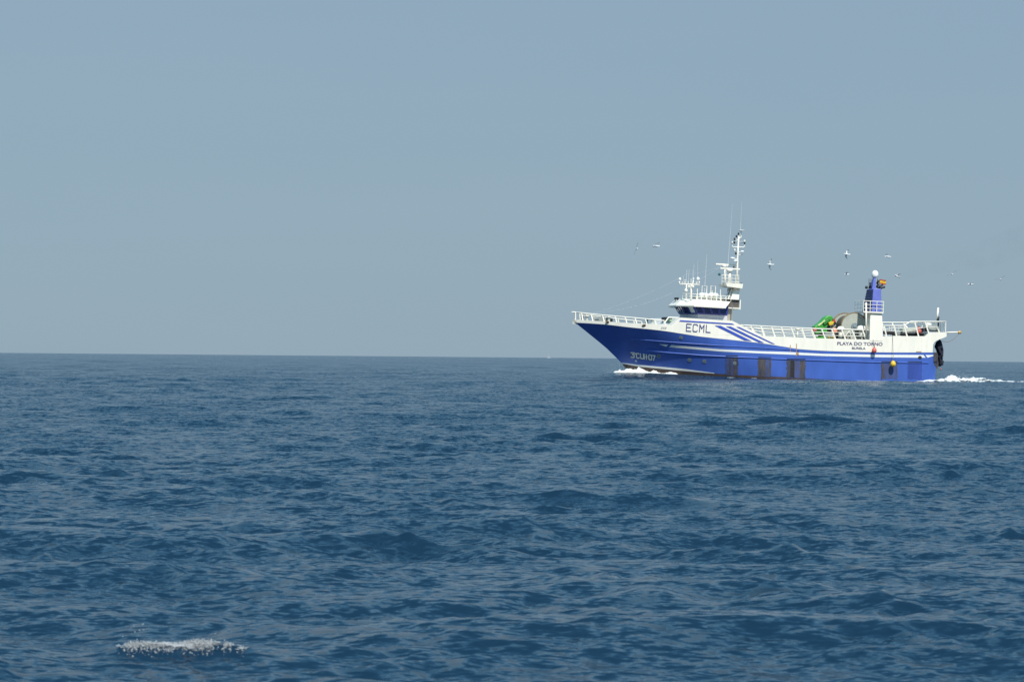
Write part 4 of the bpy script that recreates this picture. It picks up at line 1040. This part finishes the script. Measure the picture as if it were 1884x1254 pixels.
# ------------------------------------------------------------------ gulls
GW = mat('gull_white_feathers', (0.80, 0.80, 0.78), 0.8, var=0.08, vscale=20)
GG = mat('gull_grey_feathers', (0.20, 0.21, 0.22), 0.8, var=0.2, vscale=20)
GB = mat('gull_black_feathers', (0.025, 0.025, 0.028), 0.8, var=0.3, vscale=20)
GY = mat('gull_yellow_beak', (0.7, 0.42, 0.05), 0.5, var=0.1, vscale=20)
def gull(px, py, depth, yaw, pitch, bank, up_l, up_r, span, label, fold=0.0):
    b = MB()
    # body along +x (head forward)
    prof = [(-0.33, .012, .10, 0), (-0.24, .03, .05, 0), (-0.14, .055, .055, 0), (0.0, .075, .07, 0), (0.12, .065, .062, 0), (0.19, .045, .045, 0), (0.235, .045, .048, .01), (0.275, .036, .036, .012), (0.30, .014, .012, .0), (0.345, .004, .004, -.01)]
    rings = [[(x, wy * math.cos(t), z0 + hz * math.sin(t)) for t in (2 * math.pi * j / 10 for j in range(10))] for x, hz, wy, z0 in prof]
    k = len(b.f); b.loft(rings)
    for i in range(len(b.f)):
        ringi = i // 10
        b.m[i] = 3 if ringi >= 8 and i < 90 else 0
    span *= 0.9
    half = span / 2
    for sd, up in ((1, up_l), (-1, up_r)):
        st = []
        for t, ch, sw in ((0, .17, 0.0), (.25, .17, .02), (.5, .15, .03), (.75, .11, -.03), (.92, .06, -.11), (1.0, .015, -.17)):
            bend = up * (t if t < .5 else .5 + (t - .5) * (0.25 - fold))
            y = sd * (0.03 + half * t * (math.cos(up * .8) if True else 1)); z = 0.03 + half * bend * .9
            c_ = 0.05 + sw; th_ = .016 * (1 - .7 * t) + .002
            st.append([(c_ + ch * .5, y, z), (c_ + ch * .1, y, z + th_), (c_ - ch * .5, y, z), (c_ + ch * .1, y, z - th_ * .6)])
        f0 = len(b.f); b.loft(st)
        for i in range(f0, len(b.f)):
            q = (i - f0) // 4; e_ = (i - f0) % 4
            b.m[i] = 2 if q >= 3 else (1 if e_ in (0, 1) else 0)
    o = b.build('gull', [GW, GG, GB, GY])
    o.matrix_world = Matrix.Translation(at_depth(px, py, depth)) @ Matrix.Rotation(yaw, 4, 'Z') @ Matrix.Rotation(-pitch, 4, 'Y') @ Matrix.Rotation(bank, 4, 'X')
    tag(o, label, 'gull', 'gulls following the trawler')
    for p in o.data.polygons: p.use_smooth = True
gull(1172, 457.5, 246, R(95), R(5), R(-75), .25, .15, 1.25, 'leftmost gull, banking steeply with one dark wing pointing down')
gull(1207, 452.5, 240, R(150), R(0), R(-25), .35, .1, 1.35, 'gull with white body and spread wings, second from the left of the flock')
gull(1417.5, 486.5, 264, R(170), R(5), R(72), .15, .1, 1.15, 'gull banking with wings nearly upright, just right of the mast')
gull(1558, 467.5, 268, R(160), R(10), R(80), .5, .3, 1.0, 'gull showing white underside and upright wings, high left of the blue funnel')
gull(1633, 472, 272, R(185), R(0), R(-20), .15, .3, 1.2, 'gull gliding high above the funnel top, white body and one dark wing')
gull(1558.5, 505, 290, R(175), R(0), R(15), .4, .4, 1.0, 'small faint gull level with the white dome, left of the funnel')
gull(1651, 508, 276, R(205), R(25), R(20), .5, .5, 0.9, 'small white gull just right of the red and yellow flag')
gull(1751, 504, 300, R(100), R(0), R(-28), .2, .15, 1.3, 'faint gull with slanting dark wings right of the funnel, first of three')
gull(1785.5, 522.5, 272, R(200), R(0), R(5), .15, .15, 0.9, 'bright white gull low on the right, between two fainter gulls')
gull(1841, 514, 285, R(80), R(0), R(-22), .5, .5, 1.25, 'rightmost gull of the flock with drooping dark wings')

# ------------------------------------------------------------------ far sail on the horizon
FAR = 6200.0
q = at_depth(1009.5, 657.3, FAR); q.z = 0
e = empty('sailing_boat', Matrix.Translation(q)); tag(e, 'tiny pale sail of a sailing boat far off on the horizon', 'sailing boat')
b = MB(); b.loft([[(-4.5, 0, .9), (-3.5, -1, 1.0), (3.2, -1.3, 1.0), (4.2, -.9, 1.0), (4.2, .9, 1.0), (3.2, 1.3, 1.0), (-3.5, 1, 1.0), (-4.4, .1, .9)], [(-3.8, 0, -.3), (-3, -.6, -.3), (3, -.9, -.3), (4, -.6, -.3), (4, .6, -.3), (3, .9, -.3), (-3, .6, -.3), (-3.7, .1, -.3)]]); b.build('hull', DOME, e)
b = MB(); b.tube([(-.4, 0, .9), (-.4, 0, 9.6)], .09, 6); b.build('mast', WIRE, e)
SAIL = mat('sailcloth_hazed', (0.30, 0.33, 0.34), .8, var=.1, vscale=.5)  # dimmed toward the sky tone: distance haze put into the colour
for nm, P in (('mainsail', [(-.3, 0, 1.8), (1.6, .3, 1.8), (.9, .3, 5), (-.3, .05, 9.3)]), ('jib', [(-.6, 0, 8.2), (-1.3, .25, 1.6), (-2.6, 0, 1.3)])):
    b = MB(); n_ = len(P); b.add(P + [(x, y + .03, z) for x, y, z in P], [tuple(range(n_)), tuple(range(2 * n_ - 1, n_ - 1, -1))] + [(i, (i + 1) % n_, (i + 1) % n_ + n_, i + n_) for i in range(n_)]); b.build(nm, SAIL, e)

# ------------------------------------------------------------------ foam
FOAM = mat('sea_foam', (0.84, 0.84, 0.81), 0.85, rgb2=(0.55, 0.60, 0.62), vscale=6.0, bump=0.5)
def lacy(m, lo, hi, zk, sc):
    n, l = m.node_tree.nodes, m.node_tree.links
    tc = n.new('ShaderNodeTexCoord'); nz = n.new('ShaderNodeTexNoise'); nz.inputs['Scale'].default_value = sc; nz.inputs['Detail'].default_value = 4.0
    mp = n.new('ShaderNodeMapping'); mp.inputs['Scale'].default_value = (0.5, 1.0, 1.6); l.new(tc.outputs['Object'], mp.inputs[0]); l.new(mp.outputs[0], nz.inputs['Vector'])
    sp_ = n.new('ShaderNodeSeparateXYZ'); l.new(tc.outputs['Object'], sp_.inputs[0])
    ma = n.new('ShaderNodeMath'); ma.operation = 'MULTIPLY_ADD'; ma.inputs[1].default_value = zk; l.new(sp_.outputs[2], ma.inputs[0]); l.new(nz.outputs['Fac'], ma.inputs[2])
    mr = n.new('ShaderNodeMapRange'); mr.inputs[1].default_value, mr.inputs[2].default_value = lo, hi; l.new(ma.outputs[0], mr.inputs[0])
    l.new(mr.outputs[0], n['Principled BSDF'].inputs['Alpha'])
lacy(FOAM, 0.42, 0.58, 0.45, 3.0)                      # thin and broken near the water, dense on top
FOAM_THIN = mat('thin_sea_foam', (0.42, 0.47, 0.50), 0.85, rgb2=(0.10, 0.18, 0.25), vscale=5.0)
def fract(x, y, z): return mnoise.fractal(Vector((x, y, z)), 1.0, 2.0, 5)
def foam_ridge(path, prof, seed, nv=22, step=0.09, k0=1.0):
    """path: world xy polyline; prof: (fraction, half width, height); a churned, ragged mound of foam"""
    L = [0.0]
    for a, c_ in zip(path, path[1:]): L.append(L[-1] + (Vector(c_) - Vector(a)).length)
    n = max(int(L[-1] / step), 10)
    V = []
    pf = [p[0] for p in prof]
    for i in range(n + 1):
        s = i / n; d = s * L[-1]
        cx, cy = np.interp(d, L, [p[0] for p in path]), np.interp(d, L, [p[1] for p in path])
        d2 = min(d + 0.2, L[-1]); ex, ey = np.interp(d2, L, [p[0] for p in path]) - np.interp(d2 - .2, L, [p[0] for p in path]), np.interp(d2, L, [p[1] for p in path]) - np.interp(d2 - .2, L, [p[1] for p in path])
        q = math.hypot(ex, ey); nx, ny = -ey / q, ex / q
        hw, hh = np.interp(s, pf, [p[1] for p in prof]), np.interp(s, pf, [p[2] for p in prof])
        for j in range(nv + 1):
            v = -1 + 2 * j / nv
            x, y = cx + nx * hw * v, cy + ny * hw * v
            f1 = fract(x * 1.1 / k0 + seed, y * 1.1 / k0, seed); f2 = fract(x * 4 / k0 + seed, y * 4 / k0, seed + 3)
            z = hh * max(0, 1 - abs(v) ** 1.6) * (0.72 + 0.75 * f1 + 0.35 * f2) - k0 * (0.10 * abs(v) ** 3 + 0.02 - 0.05 * f2 * min(hh * 3, 1))
            V.append((x + 0.08 * k0 * f2, y + 0.08 * k0 * f1, z + (float(bow_swell(np.array(x), np.array(y))) if k0 == 1.0 else 0)))
    k = nv + 1
    return V, [(i * k + j, i * k + j + 1, (i + 1) * k + j + 1, (i + 1) * k + j) for i in range(n) for j in range(nv)]
def ship_w(x, w):          # point on the water beside the hull
    q = SHIP @ Vector((x, w, 0)); return (q.x, q.y)
def spray(b, path, n, hmax, rmin, rmax, spread):
    for _ in range(n):
        i = random.randrange(len(path) - 1); t = random.random()
        x = path[i][0] + (path[i + 1][0] - path[i][0]) * t + random.gauss(0, spread); y = path[i][1] + (path[i + 1][1] - path[i][1]) * t + random.gauss(0, spread)
        z = abs(random.gauss(0, hmax * .5)) + float(bow_swell(np.array(x), np.array(y))); r = random.uniform(rmin, rmax) * 0.6
        b.lathe([(0.001, z - r), (r, z), (0.001, z + r)], (x, y, 0), n=5)
def wx(px, w, z=0.0): return elev(px, np.interp(px, [1100, 1750], [680, 697]), w)[0]
# bow wave
xw0 = wx(1137, 0)
pathA = []
for px in (1125, 1135, 1148, 1162, 1180, 1200, 1222, 1244):
    x = wx(px, -0.6); zloc = x * math.tan(TRIM)
    w = -(half_b(x, zloc) + 0.35); pathA.append(ship_w(x, w))
b = MB(); b.add(*foam_ridge(pathA, [(0, .25, .05), (.1, .55, .28), (.22, .75, .62), (.36, .8, .60), (.48, .7, .46), (.6, .7, .42), (.72, .7, .42), (.85, .6, .34), (.94, .5, .24), (1, .2, .05)], 3.1))
spray(b, pathA[:5], 420, 0.9, .008, .028, .4)
pB = [ship_w(wx(p, -3.3), -(half_b(wx(p, -3.3), -.3) + .3)) for p in (1256, 1264, 1276)]
b.add(*foam_ridge(pB, [(0, .2, .05), (.4, .4, .16), (1, .2, .03)], 5.7))
o = b.build('bow_wave_foam', FOAM, smooth=True); tag(o, 'white foam of the bow wave under the trawler stem', 'foam', kind='stuff')
# stern wash
pathC = [ship_w(wx(1684, -4.3), -4.7), ship_w(wx(1705, -4.3), -4.7), ship_w(wx(1725, -4.3), -4.5)] + [ship_w(wx(p, -3), w) for p, w in ((1740, -3.6), (1760, -3.2), (1785, -3.4), (1815, -4.2), (1858, -5.2))]
b = MB(); b.add(*foam_ridge(pathC, [(0, .15, .03), (.12, .4, .18), (.25, .6, .26), (.36, .9, .46), (.47, 1.0, .66), (.54, .95, .36), (.6, .9, .44), (.7, .8, .26), (.85, .6, .13), (1, .3, .07)], 9.4))
spray(b, pathC[3:6], 420, 0.9, .008, .03, .45)
pD = [ship_w(wx(p, -4), -5.0) for p in (1866, 1884, 1915)]
b.add(*foam_ridge(pD, [(0, .2, .04), (.5, .6, .2), (1, .5, .15)], 12.2))
o = b.build('stern_wash_foam', FOAM, smooth=True); tag(o, 'churned white wash trailing behind the trawler stern', 'foam', kind='stuff')
# thin lace of foam along the waterline
b = MB()
for p0, p1, s in ((1335, 1352, 1.), (1378, 1392, 2.), (1472, 1492, 3.), (1502, 1530, 4.), (1536, 1562, 5.), (1570, 1612, 6.), (1636, 1662, 7.)):
    pth = [ship_w(wx(p, -4.3), -4.75) for p in np.linspace(p0, p1, 4)]
    b.add(*foam_ridge(pth, [(0, .05, .01), (.3, .14, .045), (.6, .14, .035), (1, .05, .01)], 20 + s * 3.3, nv=12))
o = b.build('waterline_foam', FOAM_THIN, smooth=True); tag(o, 'thin broken line of foam along the waterline amidships', 'foam', kind='stuff')
# small distant whitecap
def whitecap(px, py, width, hh, seed, m, label):
    c_ = on_water(px, py, 0.08); b = MB()
    pth = [(c_.x - width / 2 + width * t, c_.y + 0.15 * math.sin(3 * t)) for t in np.linspace(0, 1, 6)]
    V, F = foam_ridge(pth, [(0, .03, .02), (.3, hh * 1.2, hh * .6), (.7, hh * 1.8, hh), (1, hh, hh * .4)], seed, nv=14, step=width / 60, k0=0.2)
    z0 = sea_z(c_.x, c_.y); b.add([(x, y, z * 1.0 + max(z0, 0) + 0.03) for x, y, z in V], F)
    o = b.build('whitecap_foam', m, smooth=True); tag(o, label, 'foam', kind='stuff')
whitecap(1765, 742, 0.62, 0.075, 31.0, FOAM_THIN, 'tiny pale whitecap on the sea below the stern wash')

# breaking wavelet near the viewer: beads of froth on a little crest
FROTH = bpy.data.materials.new('froth_beads'); FROTH.use_nodes = True
fb = FROTH.node_tree.nodes['Principled BSDF']
fb.inputs['Base Color'].default_value = (0.56, 0.57, 0.57, 1); fb.inputs['Roughness'].default_value = 0.18
fb.inputs['Transmission Weight'].default_value = 0.45; fb.inputs['IOR'].default_value = 1.33
fn = FROTH.node_tree.nodes.new('ShaderNodeTexNoise'); fn.inputs['Scale'].default_value = 25
fr_ = FROTH.node_tree.nodes.new('ShaderNodeValToRGB'); fr_.color_ramp.elements[0].color = (0.30, 0.33, 0.34, 1); fr_.color_ramp.elements[1].color = (0.80, 0.79, 0.77, 1)
FROTH.node_tree.links.new(fn.outputs[0], fr_.inputs[0]); FROTH.node_tree.links.new(fr_.outputs[0], fb.inputs['Base Color'])
def froth():
    b = MB()
    def bead(c_, r):
        b.lathe([(0.0005, -r), (r * .75, -r * .65), (r, 0), (r * .75, r * .65), (0.0005, r)], c_, n=6)
    k = CREST[1] / FPX                                     # metres per reading unit out there
    # clumps along the crest: centre, spread along, height, number of beads
    for u, n, su, hz in ((-80, 560, 20, 11), (-48, 560, 28, 7), (-10, 200, 24, 4), (30, 820, 24, 12), (64, 640, 24, 9), (95, 300, 18, 5), (0, 260, 70, 2)):
        for _ in range(n):
            du = u + random.gauss(0, su * .7)
            if not -124 < du < 126: continue
            x = CREST[0] + du * k
            if fract(x * 9.0, 3.3, 1.0) < -0.18 + random.gauss(0, .12): continue
            env = 1 - ((du - u) / (su * 2.2)) ** 2
            down = min(random.gauss(-0.03, 0.045), 0.05)   # mostly tumbling down the near face
            y = float(crest_line(x)) + down
            zs = (CREST_Z + 0.055) * math.exp(-(down / 0.13) ** 2) * math.exp(-((x - CREST[0]) / .55) ** 4) - 0.045
            z = zs - 0.002 + abs(random.gauss(0, 0.30)) * hz * k * max(env, .1)
            bead((x, y, z), random.choice([.0014, .0016, .002, .0024, .003, .005]) * random.uniform(.7, 1.25))
    for u, v in ((-88, 34), (-72, 37), (-70, 38), (-77, 26), (-70, 27), (-86, 23), (-109, 14), (60, 19)):
        bead((CREST[0] + u * k, float(crest_line(CREST[0] + u * k)), CREST_Z + v * k), .0036)
    # torn film of foam on the crest between the beads
    nu, nd = 260, 34
    V, F, K = [], [], []
    for i in range(nu + 1):
        x = CREST[0] + (-122 + 244 * i / nu) * k
        for j in range(nd + 1):
            down = -0.10 + 0.14 * j / nd
            zs = (CREST_Z + 0.055) * math.exp(-(down / 0.13) ** 2) * math.exp(-((x - CREST[0]) / .55) ** 4) - 0.045
            dn = (fract(x * 16, down * 30, 2.0) + 0.6 * fract(x * 5, down * 6, 7.0))
            V.append((x, float(crest_line(x)) + down, zs + 0.003 + 0.006 * max(dn, 0))); K.append(dn)
    for i in range(nu):
        u = (i / nu - .5) * 2
        for j in range(nd):
            v = (j / nd - .66) / .55
            if K[i * (nd + 1) + j] > 0.02 + 0.55 * v * v + 0.35 * u ** 4: F.append((i * (nd + 1) + j, (i + 1) * (nd + 1) + j, (i + 1) * (nd + 1) + j + 1, i * (nd + 1) + j + 1))
    b.add(V, F)
    return b
b = froth()
o = b.build('breaking_wavelet_foam', FROTH, smooth=True); tag(o, 'small frothy wavelet breaking in the near water at lower left', 'foam', kind='stuff')

# ------------------------------------------------------------------ faint exhaust smoke
def smoke():
    b = MB(); rings = []
    p0, p1 = SHIP @ E3(1622, 521, -2.9), at_depth(1990, 405, 262)
    for i in range(15):
        t = i / 14; c_ = p0.lerp(p1, t) + Vector((0, 0, 0.5 * math.sin(t * 9) * t)); r = 0.12 + 2.6 * t ** .9
        rings.append([(c_.x + r * .3 * math.sin(a), c_.y + r * math.cos(a), c_.z + r * math.sin(a)) for a in (2 * math.pi * j / 12 for j in range(12))])
    b.loft(rings)
    m = bpy.data.materials.new('thin_exhaust_smoke'); m.use_nodes = True
    n, l = m.node_tree.nodes, m.node_tree.links; n.remove(n['Principled BSDF'])
    v = n.new('ShaderNodeVolumePrincipled'); v.inputs['Color'].default_value = (0.25, 0.26, 0.28, 1)
    tc = n.new('ShaderNodeTexCoord'); nz = n.new('ShaderNodeTexNoise'); nz.inputs['Scale'].default_value = 0.55; nz.inputs['Detail'].default_value = 3
    l.new(tc.outputs['Object'], nz.inputs['Vector'])
    mr = n.new('ShaderNodeMapRange'); mr.inputs[1].default_value, mr.inputs[2].default_value, mr.inputs[3].default_value, mr.inputs[4].default_value = .4, .75, 0.0, 0.035
    l.new(nz.outputs['Fac'], mr.inputs[0]); l.new(mr.outputs[0], v.inputs['Density']); l.new(v.outputs[0], n['Material Output'].inputs['Volume'])
    o = b.build('exhaust_smoke', m, smooth=True); tag(o, 'faint grey exhaust smoke drifting right from the blue funnel', 'smoke', kind='stuff')
smoke()
